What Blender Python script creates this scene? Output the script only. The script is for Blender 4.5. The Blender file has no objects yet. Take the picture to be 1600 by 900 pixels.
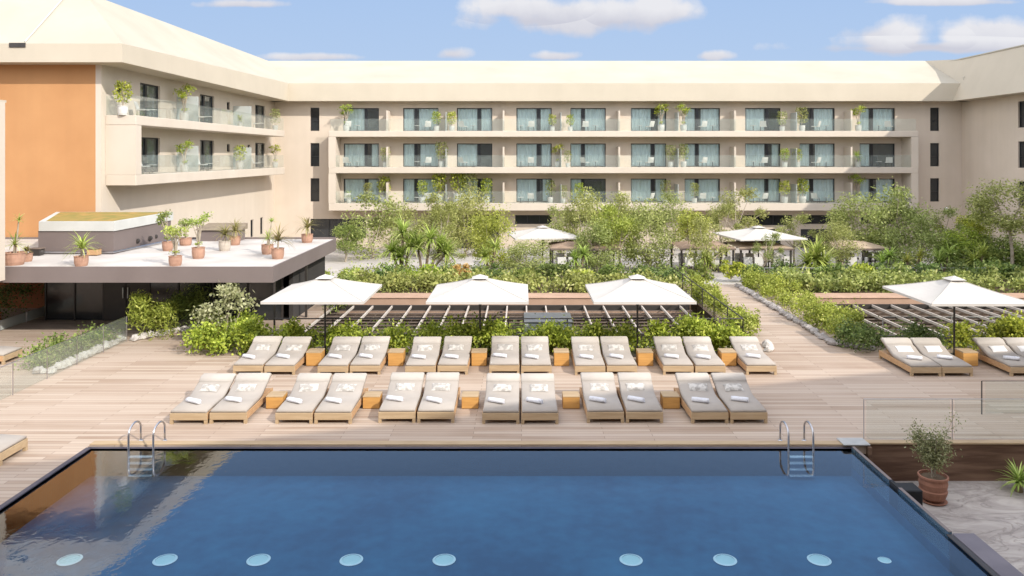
import bpy, math, random
from mathutils import Vector, Matrix

random.seed(7)
R = math.radians
scn = bpy.context.scene
col = scn.collection

# ------------------------------------------------------------------ camera
CAMH = 6.2
F = 1200.0
cd = bpy.data.cameras.new('camera'); cam = bpy.data.objects.new('camera', cd); col.objects.link(cam)
cam.location = (0, 0, CAMH); cam.rotation_euler = (R(90), 0, 0)
cd.sensor_width = 36; cd.lens = 27.0; cd.shift_x = -15/1600; cd.shift_y = -207/1600
cd.clip_start = 0.1; cd.clip_end = 3000
scn.camera = cam

# ------------------------------------------------------------------ sky, sun, exposure
SUN = Vector((1.0, -0.95, 0.9)).normalized()
SUN_EL = math.asin(SUN.z); SUN_AZ = math.atan2(SUN.x, SUN.y)
SKY_STRENGTH = 0.15
SUN_STRENGTH = 2.3
EXPOSURE = 0.98
scn.view_settings.view_transform = 'Standard'; scn.view_settings.look = 'None'
scn.view_settings.exposure = EXPOSURE; scn.view_settings.gamma = 1

world = bpy.data.worlds.new('World'); scn.world = world; world.use_nodes = True
wn = world.node_tree; wn.nodes.clear()
def N(t, typ, **kw):
    n = t.nodes.new(typ)
    for k, v in kw.items(): setattr(n, k, v)
    return n
def mth(t, op, a, b=None, c=None, clamp=False):
    n = t.nodes.new('ShaderNodeMath'); n.operation = op; n.use_clamp = clamp
    for i, v in enumerate((a, b, c)):
        if v is None: continue
        if isinstance(v, (int, float)): n.inputs[i].default_value = v
        else: t.links.new(v, n.inputs[i])
    return n.outputs[0]
def mixc(t, f, a, b, mode='MIX'):
    n = t.nodes.new('ShaderNodeMix'); n.data_type = 'RGBA'; n.blend_type = mode
    if isinstance(f, (int, float)): n.inputs[0].default_value = f
    else: t.links.new(f, n.inputs[0])
    for i, v in ((6, a), (7, b)):
        if isinstance(v, tuple): n.inputs[i].default_value = (*v[:3], 1)
        else: t.links.new(v, n.inputs[i])
    return n.outputs[2]
sky = N(wn, 'ShaderNodeTexSky', sky_type='NISHITA', sun_disc=False)
sky.sun_elevation = SUN_EL; sky.sun_rotation = SUN_AZ
sky.air_density = 1.0; sky.dust_density = 0.6; sky.ozone_density = 2.0; sky.altitude = 400
tc = N(wn, 'ShaderNodeTexCoord')
sep = N(wn, 'ShaderNodeSeparateXYZ'); wn.links.new(tc.outputs['Generated'], sep.inputs[0])
sx, sy, sz = sep.outputs
syp = mth(wn, 'MAXIMUM', sy, 0.05)
u = mth(wn, 'DIVIDE', sx, syp); v = mth(wn, 'DIVIDE', sz, syp)
nz = N(wn, 'ShaderNodeTexNoise'); nz.inputs['Scale'].default_value = 19; nz.inputs['Detail'].default_value = 6
nz.inputs['Roughness'].default_value = 0.52
wn.links.new(tc.outputs['Generated'], nz.inputs['Vector'])
nzc = mth(wn, 'SUBTRACT', nz.outputs[0], 0.5)
# clouds: bearing/elevation (tangents) and half widths
CL = [(0.08, .178, .150, .026), (.00, .190, .075, .02), (.17, .184, .07, .022), (.47, .150, .095, .024), (.61, .152, .09, .025), (.52, .140, .19, .010),
      (-.09, .132, .026, .011), (.045, .129, .04, .007), (.25, .129, .03, .008), (-.36, .197, .07, .007), (-.27, .128, .07, .006), (.56, .20, .12, .006)]
best = None; tone = None
for (cu, cv, ru, rv) in CL:
    a = mth(wn, 'MULTIPLY', mth(wn, 'SUBTRACT', u, cu), 1/ru); b = mth(wn, 'MULTIPLY', mth(wn, 'SUBTRACT', v, cv), 1/rv)
    b = mth(wn, 'MULTIPLY', mth(wn, 'MULTIPLY', b, .8), mth(wn, 'ADD', 1.0, mth(wn, 'MULTIPLY', mth(wn, 'LESS_THAN', b, 0.0), 0.5)))
    d = mth(wn, 'SQRT', mth(wn, 'ADD', mth(wn, 'MULTIPLY', a, a), mth(wn, 'MULTIPLY', b, b)))
    m = mth(wn, 'SUBTRACT', 1.0, d)
    tn = mth(wn, 'MULTIPLY', mth(wn, 'GREATER_THAN', m, -0.3), b)
    best = m if best is None else mth(wn, 'MAXIMUM', best, m)
    tone = tn if tone is None else mth(wn, 'ADD', tone, tn)
dens = mth(wn, 'ADD', best, mth(wn, 'MULTIPLY', nzc, 2.0))
dens = mth(wn, 'DIVIDE', dens, 0.55, clamp=True)
dens = mth(wn, 'MULTIPLY', dens, mth(wn, 'GREATER_THAN', sy, 0.06))
dens = mth(wn, 'SMOOTH_MIN', dens, 0.9, 0.2)
tonef = mth(wn, 'ADD', mth(wn, 'MULTIPLY', mth(wn, 'ADD', tone, mth(wn, 'MULTIPLY', nzc, 3.0)), 0.5), 0.5, clamp=True)
CLOUD_DARK = (2.15, 2.12, 2.35); CLOUD_LIGHT = (2.95, 2.9, 2.95)
cloudc = mixc(wn, tonef, CLOUD_DARK, CLOUD_LIGHT)
# low clear band ahead is a deeper blue; broken bright cloud added out of view, overhead and behind, as ambient fill
front = mth(wn, 'MULTIPLY', mth(wn, 'MULTIPLY', sy, 4.0, clamp=True), mth(wn, 'SUBTRACT', 3.2, mth(wn, 'MULTIPLY', v, 2.6), clamp=True), clamp=True)
hazeb = mth(wn, 'MULTIPLY', v, 2.2, clamp=True)
bandc = mixc(wn, hazeb, (1.75, 2.22, 2.9), (.95, 1.6, 2.85))
skyb = mixc(wn, front, sky.outputs[0], bandc)
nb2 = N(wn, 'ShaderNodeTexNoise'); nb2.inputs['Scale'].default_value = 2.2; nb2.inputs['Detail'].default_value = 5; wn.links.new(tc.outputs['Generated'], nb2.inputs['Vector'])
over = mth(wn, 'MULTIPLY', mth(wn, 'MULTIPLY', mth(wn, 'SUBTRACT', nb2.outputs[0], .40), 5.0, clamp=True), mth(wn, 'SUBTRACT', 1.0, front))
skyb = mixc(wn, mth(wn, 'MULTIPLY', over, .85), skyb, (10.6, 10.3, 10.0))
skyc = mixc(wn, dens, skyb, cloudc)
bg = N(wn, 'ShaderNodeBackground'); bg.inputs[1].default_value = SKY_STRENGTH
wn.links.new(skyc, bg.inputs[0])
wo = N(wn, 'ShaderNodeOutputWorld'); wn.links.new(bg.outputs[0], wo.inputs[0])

sl = bpy.data.lights.new('sun', 'SUN'); sl.energy = SUN_STRENGTH; sl.angle = R(0.5); sl.color = (1.0, 0.945, 0.86)
so = bpy.data.objects.new('sun', sl); col.objects.link(so)
so.rotation_euler = SUN.to_track_quat('Z', 'Y').to_euler(); so.location = (30, -40, 60)

# ------------------------------------------------------------------ materials
def mat_base(name):
    m = bpy.data.materials.new(name); m.use_nodes = True
    return m, m.node_tree, m.node_tree.nodes['Principled BSDF']
def mat(name, c, c2=None, rough=0.7, scale=3.0, bump=0.0, bscale=None, spec=0.3, metal=0.0, vec=None, contrast=1.0, detail=5, streak=0.0):
    m, t, p = mat_base(name)
    p.inputs['Roughness'].default_value = rough; p.inputs['Specular IOR Level'].default_value = spec; p.inputs['Metallic'].default_value = metal
    tcn = N(t, 'ShaderNodeTexCoord'); mp = N(t, 'ShaderNodeMapping'); geo = N(t, 'ShaderNodeNewGeometry')
    t.links.new(geo.outputs['Position'], mp.inputs[0])
    if vec: mp.inputs['Scale'].default_value = vec
    n = N(t, 'ShaderNodeTexNoise'); n.inputs['Scale'].default_value = scale; n.inputs['Detail'].default_value = detail
    t.links.new(mp.outputs[0], n.inputs['Vector'])
    if c2 is None: c2 = tuple(x*0.82 for x in c)
    r = N(t, 'ShaderNodeMapRange'); r.inputs[1].default_value = .5-.2/contrast; r.inputs[2].default_value = .5+.2/contrast
    t.links.new(n.outputs[0], r.inputs[0])
    cc = mixc(t, r.outputs[0], c, c2)
    if streak:
        n3 = N(t, 'ShaderNodeTexNoise'); n3.inputs['Scale'].default_value = 1.0; n3.inputs['Detail'].default_value = 4
        mp3 = N(t, 'ShaderNodeMapping'); mp3.inputs['Scale'].default_value = (2.2, 2.2, .12); t.links.new(geo.outputs['Position'], mp3.inputs[0]); t.links.new(mp3.outputs[0], n3.inputs['Vector'])
        cc = mixc(t, mth(t, 'MULTIPLY', n3.outputs[0], streak), cc, tuple(x*.55 for x in c))
    t.links.new(cc, p.inputs['Base Color'])
    if bump:
        n2 = N(t, 'ShaderNodeTexNoise'); n2.inputs['Scale'].default_value = bscale or scale*6; n2.inputs['Detail'].default_value = 6
        t.links.new(mp.outputs[0], n2.inputs['Vector'])
        b = N(t, 'ShaderNodeBump'); b.inputs['Strength'].default_value = bump; b.inputs['Distance'].default_value = 0.02
        t.links.new(n2.outputs[0], b.inputs['Height']); t.links.new(b.outputs[0], p.inputs['Normal'])
    return m

def leafmat(name, c1, c2, c3=None, trans=0.35, rough=0.5):
    m, t, p = mat_base(name)
    p.inputs['Roughness'].default_value = rough; p.inputs['Specular IOR Level'].default_value = 0.25
    geo = N(t, 'ShaderNodeNewGeometry'); ramp = N(t, 'ShaderNodeValToRGB')
    ramp.color_ramp.elements[0].color = (*c1, 1); ramp.color_ramp.elements[1].color = (*c2, 1)
    if c3:
        e = ramp.color_ramp.elements.new(0.85); e.color = (*c2, 1); ramp.color_ramp.elements[-1].color = (*c3, 1)
    oi = N(t, 'ShaderNodeObjectInfo')
    t.links.new(geo.outputs['Random Per Island'], ramp.inputs[0])
    hs = N(t, 'ShaderNodeHueSaturation')
    t.links.new(mth(t, 'ADD', 0.485, mth(t, 'MULTIPLY', oi.outputs['Random'], 0.03)), hs.inputs['Hue'])
    nn = N(t, 'ShaderNodeTexNoise'); nn.inputs['Scale'].default_value = 1.3; t.links.new(geo.outputs['Position'], nn.inputs['Vector'])
    t.links.new(mth(t, 'ADD', 0.55, mth(t, 'MULTIPLY', nn.outputs[0], 0.95)), hs.inputs['Value'])
    t.links.new(ramp.outputs[0], hs.inputs['Color'])
    t.links.new(hs.outputs[0], p.inputs['Base Color'])
    tr = N(t, 'ShaderNodeBsdfTranslucent'); t.links.new(hs.outputs[0], tr.inputs[0])
    mx = N(t, 'ShaderNodeMixShader'); mx.inputs[0].default_value = trans
    t.links.new(p.outputs[0], mx.inputs[1]); t.links.new(tr.outputs[0], mx.inputs[2])
    t.links.new(mx.outputs[0], t.nodes['Material Output'].inputs[0])
    return m

def glassmat(name, tint, refl=0.06, opac=0.0, ocol=(.8, .9, .88), rough=0.02, fk=.9):
    m, t, p = mat_base(name); t.nodes.remove(p)
    tr = N(t, 'ShaderNodeBsdfTransparent'); tr.inputs[0].default_value = (*tint, 1)
    gl = N(t, 'ShaderNodeBsdfGlossy'); gl.inputs['Roughness'].default_value = rough
    df = N(t, 'ShaderNodeBsdfDiffuse'); df.inputs[0].default_value = (*ocol, 1)
    a = N(t, 'ShaderNodeMixShader'); a.inputs[0].default_value = opac
    t.links.new(tr.outputs[0], a.inputs[1]); t.links.new(df.outputs[0], a.inputs[2])
    lw = N(t, 'ShaderNodeFresnel'); lw.inputs[0].default_value = 1.45
    b = N(t, 'ShaderNodeMixShader')
    t.links.new(mth(t, 'ADD', mth(t, 'MULTIPLY', lw.outputs[0], fk), refl-0.04, clamp=True), b.inputs[0])
    t.links.new(a.outputs[0], b.inputs[1]); t.links.new(gl.outputs[0], b.inputs[2])
    t.links.new(b.outputs[0], t.nodes['Material Output'].inputs[0])
    return m

M = {}
M['render_wall'] = mat('cream_render', (.64, .545, .45), (.58, .49, .395), .9, .5, .12, 40, .1, streak=.24)
M['render_side'] = mat('pale_render', (.60, .525, .44), (.56, .485, .40), .9, .5, .12, 40, .1, streak=.22)
M['roof_cream'] = mat('cream_roof_render', (.46, .42, .345), (.41, .37, .30), .9, .35, .1, 30, .1, streak=.14)
M['fascia'] = mat('cream_fascia_render', (.53, .465, .37), (.49, .43, .34), .9, .5, .1, 30, .1, streak=.12)
M['orange'] = mat('ochre_orange_render', (.52, .275, .125), (.46, .235, .105), .9, .6, .15, 30, .1, streak=.24)
M['terracotta'] = mat('terracotta_wall', (.42, .165, .075), (.34, .13, .06), .9, 1.0, .15, 30, .1)
M['taupe'] = mat('taupe_metal_fascia', (.19, .155, .145), (.165, .133, .124), .6, .8, .05, 20, .3)
M['roof_gravel'] = mat('pale_roof_screed', (.57, .535, .495), (.45, .41, .375), .9, .9, .2, 40, .1)
M['parapet_white'] = mat('white_parapet', (.55, .55, .52), (.48, .48, .45), .8, 1.2, .1, 30, .2)
M['green_roof'] = mat('sedum_roof', (.20, .20, .06), (.42, .26, .09), .95, 2.2, .4, 20, .1)
M['dark_glass'] = mat('dark_glazing', (.02, .022, .024), (.03, .032, .034), .12, 2, 0, spec=.6)
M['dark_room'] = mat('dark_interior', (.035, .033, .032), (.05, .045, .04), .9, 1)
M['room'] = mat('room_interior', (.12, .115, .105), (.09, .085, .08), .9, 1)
M['frame'] = mat('black_window_frame', (.018, .018, .02), (.025, .025, .028), .4, 3, spec=.4)
M['dark_metal'] = mat('dark_bronze_metal', (.035, .030, .028), (.045, .038, .034), .45, 3, spec=.4)
M['steel'] = mat('brushed_steel', (.55, .55, .57), (.45, .45, .48), .28, 4, metal=1.0)
M['lid'] = mat('weathered_brown_lid', (.27, .22, .16), (.20, .16, .12), .9, 3, .2, 20, .1)
M['galv'] = mat('weathered_galvanised', (.42, .42, .41), (.34, .34, .33), .7, 4)
M['black'] = mat('black_rubber', (.015, .015, .016), None, .6, 4)
M['pane'] = glassmat('window_pane', (.95, .99, .985), .06, .04)
M['rail_glass'] = glassmat('railing_glass', (.97, .99, .98), .04, .045, (.8, .88, .84), fk=.3)
M['pool_glass'] = glassmat('pool_wall_glass', (.72, .86, .93), .05, .10, (.45, .68, .85))
M['frosted'] = glassmat('frosted_glass', (.8, .85, .84), .05, .55, (.7, .74, .72), .3)
M['grass_edge'] = mat('soil', (.10, .07, .045), (.15, .11, .075), .95, 4, .4, 20, .1)
M['pot'] = mat('terracotta_clay', (.43, .255, .18), (.35, .205, .145), .85, 6, .3, 30, .15)
M['pot_pale'] = mat('pale_stone_clay', (.50, .44, .37), (.42, .36, .30), .85, 6, .3, 30, .15)
M['pot_white'] = mat('white_planter', (.62, .60, .56), (.54, .52, .48), .8, 6, .1, 30, .15)
M['pot_big'] = mat('weathered_terracotta', (.33, .16, .105), (.24, .115, .075), .8, 5, .3, 30, .2)
M['rock'] = mat('white_rough_rock', (.62, .585, .54), (.38, .34, .31), .9, 4, .6, 14, .1)
M['rock_grey'] = mat('grey_rough_rock', (.42, .385, .36), (.24, .215, .20), .9, 4, .6, 14, .1)
M['teak'] = mat('teak_wood', (.50, .315, .17), (.40, .235, .12), .6, 3, .1, 20, .25, vec=(.6, 3, 6))
M['teak_light'] = mat('pale_teak', (.44, .325, .20), (.36, .255, .15), .6, 3, .1, 20, .25, vec=(.6, 3, 6))
M['teak_gold'] = mat('golden_teak_block', (.58, .315, .095), (.46, .235, .07), .55, 3, .1, 20, .3, vec=(.6, 1, 6))
M['cushion'] = mat('warm_grey_canvas', (.40, .36, .32), (.35, .31, .272), .95, 1.6, .7, 5, .05)
M['cushion_top'] = mat('light_canvas', (.47, .43, .385), (.42, .38, .34), .95, 2.5, .35, 9, .05)
M['towel'] = mat('white_towel', (.70, .70, .72), (.63, .62, .65), .95, 20, .6, 90, .05)
M['pillow'] = mat('printed_pillow', (.56, .53, .49), (.36, .335, .305), .95, 11, .2, 30, .05, contrast=2.5)
M['pillow_white'] = mat('white_pillow', (.76, .74, .72), (.68, .655, .63), .95, 9, .2, 30, .05)
M['canvas'] = mat('ivory_parasol_canvas', (.545, .515, .475), (.50, .47, .43), .95, 1.2, .15, 8, .05)
M['seam'] = mat('canvas_seam', (.50, .47, .43), (.46, .43, .39), .95, 3)
M['beam'] = mat('bleached_beam', (.55, .49, .43), (.42, .36, .31), .8, 3, .1, 20, .1, vec=(5, .8, 3))
M['batten'] = mat('dark_timber_batten', (.19, .145, .115), (.12, .09, .075), .8, 4)
M['thatch'] = mat('brown_reed_roof', (.33, .235, .17), (.25, .175, .125), .95, 3, .4, 25, .1)
M['thatch_light'] = mat('pale_reed_roof', (.46, .36, .26), (.38, .29, .21), .95, 3, .4, 25, .1)
M['wall_brown'] = mat('dark_travertine_cladding', (.19, .115, .075), (.10, .055, .035), .75, 1.0, .2, 20, .25, vec=(.9, 1, 9), contrast=1.4)
M['stamped'] = mat('grey_paving', (.46, .42, .385), (.24, .21, .195), .85, .55, .3, 12, .15, vec=(1, 2.4, 1), detail=12, contrast=1.9)
def pavemat():
    m, t, p = mat_base('veined_stamped_paving'); p.inputs['Roughness'].default_value = .8
    geo = N(t, 'ShaderNodeNewGeometry'); mp = N(t, 'ShaderNodeMapping'); mp.inputs['Rotation'].default_value = (0,0,.6); mp.inputs['Scale'].default_value = (1, 2.2, 1)
    t.links.new(geo.outputs['Position'], mp.inputs[0])
    a = N(t, 'ShaderNodeTexNoise'); a.inputs['Scale'].default_value = .9; a.inputs['Detail'].default_value = 10; a.inputs['Roughness'].default_value = .65; a.inputs['Distortion'].default_value = 1.2
    b = N(t, 'ShaderNodeTexNoise'); b.inputs['Scale'].default_value = .7; b.inputs['Detail'].default_value = 5; b.inputs['Distortion'].default_value = 2.0
    for q in (a, b): t.links.new(mp.outputs[0], q.inputs['Vector'])
    vein = mth(t, 'SUBTRACT', 1.0, mth(t, 'MULTIPLY', mth(t, 'ABSOLUTE', mth(t, 'SUBTRACT', b.outputs[0], .5)), 26.0), clamp=True)
    f = mth(t, 'MULTIPLY', mth(t, 'SUBTRACT', a.outputs[0], .36), 3.4, clamp=True)
    c = mixc(t, f, (.44, .395, .355), (.25, .215, .195)); c = mixc(t, mth(t, 'MULTIPLY', vein, .38), c, (.15, .12, .105))
    t.links.new(c, p.inputs['Base Color'])
    bm_ = N(t, 'ShaderNodeBump'); bm_.inputs['Strength'].default_value = .5; bm_.inputs['Distance'].default_value = .02
    t.links.new(mth(t, 'SUBTRACT', a.outputs[0], vein), bm_.inputs['Height']); t.links.new(bm_.outputs[0], p.inputs['Normal'])
    return m
M['stamped'] = pavemat()
M['coping'] = mat('dark_slate_coping', (.06, .055, .07), (.09, .08, .10), .5, 3, .1, 20, .3)
M['coping_lilac'] = mat('grey_lilac_coping', (.17, .155, .175), (.13, .12, .14), .7, 2, .1, 20, .2)
M['concrete'] = mat('pale_garden_paving', (.50, .465, .43), (.41, .375, .345), .9, .5, .2, 8, .1)
M['ground'] = mat('dry_ground', (.24, .19, .14), (.17, .13, .09), .95, .3, .3, 4, .1)
M['basement'] = mat('courtyard_floor', (.24, .18, .14), (.14, .105, .08), .9, .8, .2, 9, .1)
M['bark'] = mat('pale_bark', (.44, .38, .30), (.28, .23, .17), .95, 6, .5, 30, .1)
M['bark_yucca'] = mat('brown_fibrous_bark', (.27, .21, .14), (.15, .115, .08), .95, 6, .5, 30, .1)
M['chair_white'] = mat('white_outdoor_chair', (.66, .64, .60), (.58, .56, .52), .7, 4)
M['white'] = mat('white_enamel', (.8, .8, .8), (.74, .74, .74), .4, 4)
M['lamp_disc'] = mat('pool_lamp_lens', (.66, .86, .88), (.58, .82, .84), .3, 8, spec=.4)
M['lamp_ring'] = mat('pool_lamp_ring', (.80, .92, .96), (.74, .88, .93), .35, 8)
M['step_white'] = mat('pale_step_tread', (.62, .68, .74), (.5, .56, .62), .4, 5)
# foliage
M['leaf_olive'] = leafmat('olive_leaves', (.16, .19, .045), (.42, .45, .15), (.62, .62, .27))
M['leaf_yellow'] = leafmat('yellow_green_leaves', (.17, .20, .03), (.46, .49, .09), (.66, .64, .20))
M['leaf_hedge'] = leafmat('hedge_leaves', (.13, .18, .02), (.50, .57, .08), (.72, .74, .17))
M['leaf_mid'] = leafmat('mid_green_leaves', (.09, .13, .03), (.30, .37, .09), (.48, .51, .17))
M['leaf_dark'] = leafmat('dark_green_leaves', (.06, .095, .025), (.21, .28, .08), (.38, .42, .16))
M['leaf_silver'] = leafmat('silver_leaves', (.26, .29, .13), (.52, .53, .31), (.70, .69, .47))
M['leaf_yucca'] = leafmat('yucca_blades', (.20, .27, .05), (.45, .54, .13), (.64, .66, .26))
M['leaf_warm'] = leafmat('olive_brown_blades', (.19, .16, .05), (.38, .34, .13), (.46, .32, .17))
M['leaf_pot'] = leafmat('potted_tree_leaves', (.14, .16, .06), (.36, .38, .19), (.52, .53, .32))
M['leaf_red'] = leafmat('russet_leaves', (.20, .05, .02), (.42, .14, .06), (.5, .25, .12))
M['leaf_orange'] = leafmat('orange_flowers', (.42, .26, .08), (.58, .40, .14))
M['leaf_pale'] = leafmat('pale_green_leaves', (.16, .20, .045), (.42, .46, .14), (.62, .62, .28))

# deck: long boards laid along x
def deckmat():
    m, t, p = mat_base('weathered_deck_boards')
    p.inputs['Roughness'].default_value = .72; p.inputs['Specular IOR Level'].default_value = .25
    geo = N(t, 'ShaderNodeNewGeometry')
    br = N(t, 'ShaderNodeTexBrick'); br.offset = .37; br.offset_frequency = 2; br.squash = 1
    t.links.new(geo.outputs['Position'], br.inputs['Vector'])
    br.inputs['Scale'].default_value = 1; br.inputs['Brick Width'].default_value = 2.9; br.inputs['Row Height'].default_value = .145
    br.inputs['Mortar Size'].default_value = .004; br.inputs['Mortar Smooth'].default_value = .3
    br.inputs['Color1'].default_value = (0, 0, 0, 1); br.inputs['Color2'].default_value = (1, 1, 1, 1); br.inputs['Mortar'].default_value = (.5, .5, .5, 1)
    br.inputs['Bias'].default_value = 0
    ramp = N(t, 'ShaderNodeValToRGB'); cr = ramp.color_ramp
    cr.elements[0].color = (.275, .185, .125, 1); cr.elements[1].color = (.46, .365, .285, 1)
    e = cr.elements.new(.3); e.color = (.345, .25, .18, 1)
    e = cr.elements.new(.6); e.color = (.40, .305, .23, 1)
    t.links.new(br.outputs['Color'], ramp.inputs[0])
    mp = N(t, 'ShaderNodeMapping'); mp.inputs['Scale'].default_value = (.35, 7, 1); t.links.new(geo.outputs['Position'], mp.inputs[0])
    n = N(t, 'ShaderNodeTexNoise'); n.inputs['Scale'].default_value = 1.6; n.inputs['Detail'].default_value = 7; t.links.new(mp.outputs[0], n.inputs['Vector'])
    c = mixc(t, mth(t, 'MULTIPLY', mth(t, 'SUBTRACT', n.outputs[0], .3, clamp=True), 1.1), ramp.outputs[0], (.50, .41, .335))
    n2 = N(t, 'ShaderNodeTexNoise'); n2.inputs['Scale'].default_value = .35; n2.inputs['Detail'].default_value = 4; t.links.new(geo.outputs['Position'], n2.inputs['Vector'])
    c = mixc(t, mth(t, 'MULTIPLY', mth(t, 'SUBTRACT', n2.outputs[0], .42, clamp=True), 2.2), c, (.47, .37, .295), 'MIX')
    c = mixc(t, br.outputs['Fac'], c, (.10, .065, .045))
    t.links.new(c, p.inputs['Base Color'])
    bm_ = N(t, 'ShaderNodeBump'); bm_.inputs['Strength'].default_value = .3; bm_.inputs['Distance'].default_value = .01
    t.links.new(mth(t, 'SUBTRACT', n.outputs[0], br.outputs['Fac']), bm_.inputs['Height']); t.links.new(bm_.outputs[0], p.inputs['Normal'])
    return m
M['deck'] = deckmat()

def tilemat():
    m, t, p = mat_base('dark_blue_pool_tile')
    p.inputs['Roughness'].default_value = .5
    geo = N(t, 'ShaderNodeNewGeometry')
    n = N(t, 'ShaderNodeTexNoise'); n.inputs['Scale'].default_value = .45; n.inputs['Detail'].default_value = 6; n.inputs['Roughness'].default_value = .6  # broad mottling paints faint blotches of water reflection into the tile colour
    t.links.new(geo.outputs['Position'], n.inputs['Vector'])
    n2 = N(t, 'ShaderNodeTexNoise'); n2.inputs['Scale'].default_value = 3.5; n2.inputs['Detail'].default_value = 6
    t.links.new(geo.outputs['Position'], n2.inputs['Vector'])
    f = mth(t, 'ADD', mth(t, 'MULTIPLY', mth(t, 'SUBTRACT', n.outputs[0], .33), 2.2), mth(t, 'MULTIPLY', mth(t, 'SUBTRACT', n2.outputs[0], .5), .9), clamp=True)
    c = mixc(t, f, (.006, .056, .145), (.028, .155, .30))
    t.links.new(c, p.inputs['Base Color'])
    return m
M['tile'] = tilemat()

def watermat():
    m, t, p = mat_base('pool_water'); t.nodes.remove(p)
    geo = N(t, 'ShaderNodeNewGeometry')
    mp = N(t, 'ShaderNodeMapping'); mp.inputs['Scale'].default_value = (1.0, .8, 1); mp.inputs['Rotation'].default_value = (0, 0, .4)
    t.links.new(geo.outputs['Position'], mp.inputs[0])
    n = N(t, 'ShaderNodeTexNoise'); n.inputs['Scale'].default_value = 3.2; n.inputs['Detail'].default_value = 3; n.inputs['Distortion'].default_value = .8
    t.links.new(mp.outputs[0], n.inputs['Vector'])
    n1 = N(t, 'ShaderNodeTexNoise'); n1.inputs['Scale'].default_value = 14; n1.inputs['Detail'].default_value = 2
    t.links.new(mp.outputs[0], n1.inputs['Vector'])
    h = mth(t, 'ADD', n.outputs[0], mth(t, 'MULTIPLY', n1.outputs[0], .25))
    b = N(t, 'ShaderNodeBump'); b.inputs['Strength'].default_value = .036; b.inputs['Distance'].default_value = .05
    t.links.new(h, b.inputs['Height'])
    tr = N(t, 'ShaderNodeBsdfTransparent'); tr.inputs[0].default_value = (.80, .93, .97, 1)
    gl = N(t, 'ShaderNodeBsdfGlossy'); gl.inputs['Roughness'].default_value = .0; t.links.new(b.outputs[0], gl.inputs['Normal'])
    fr = N(t, 'ShaderNodeFresnel'); fr.inputs[0].default_value = 1.33; t.links.new(b.outputs[0], fr.inputs['Normal'])
    mx = N(t, 'ShaderNodeMixShader')
    t.links.new(mth(t, 'MULTIPLY', fr.outputs[0], 2.5, clamp=True), mx.inputs[0])
    t.links.new(tr.outputs[0], mx.inputs[1]); t.links.new(gl.outputs[0], mx.inputs[2])
    t.links.new(mx.outputs[0], t.nodes['Material Output'].inputs[0])
    return m
M['water'] = watermat()

def curtainmat():
    m, t, p = mat_base('sheer_curtain')
    p.inputs['Roughness'].default_value = .9; p.inputs['Specular IOR Level'].default_value = .1
    p.inputs['Base Color'].default_value = (.84, .87, .85, 1)
    return m
M['curtain'] = curtainmat()

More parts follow.
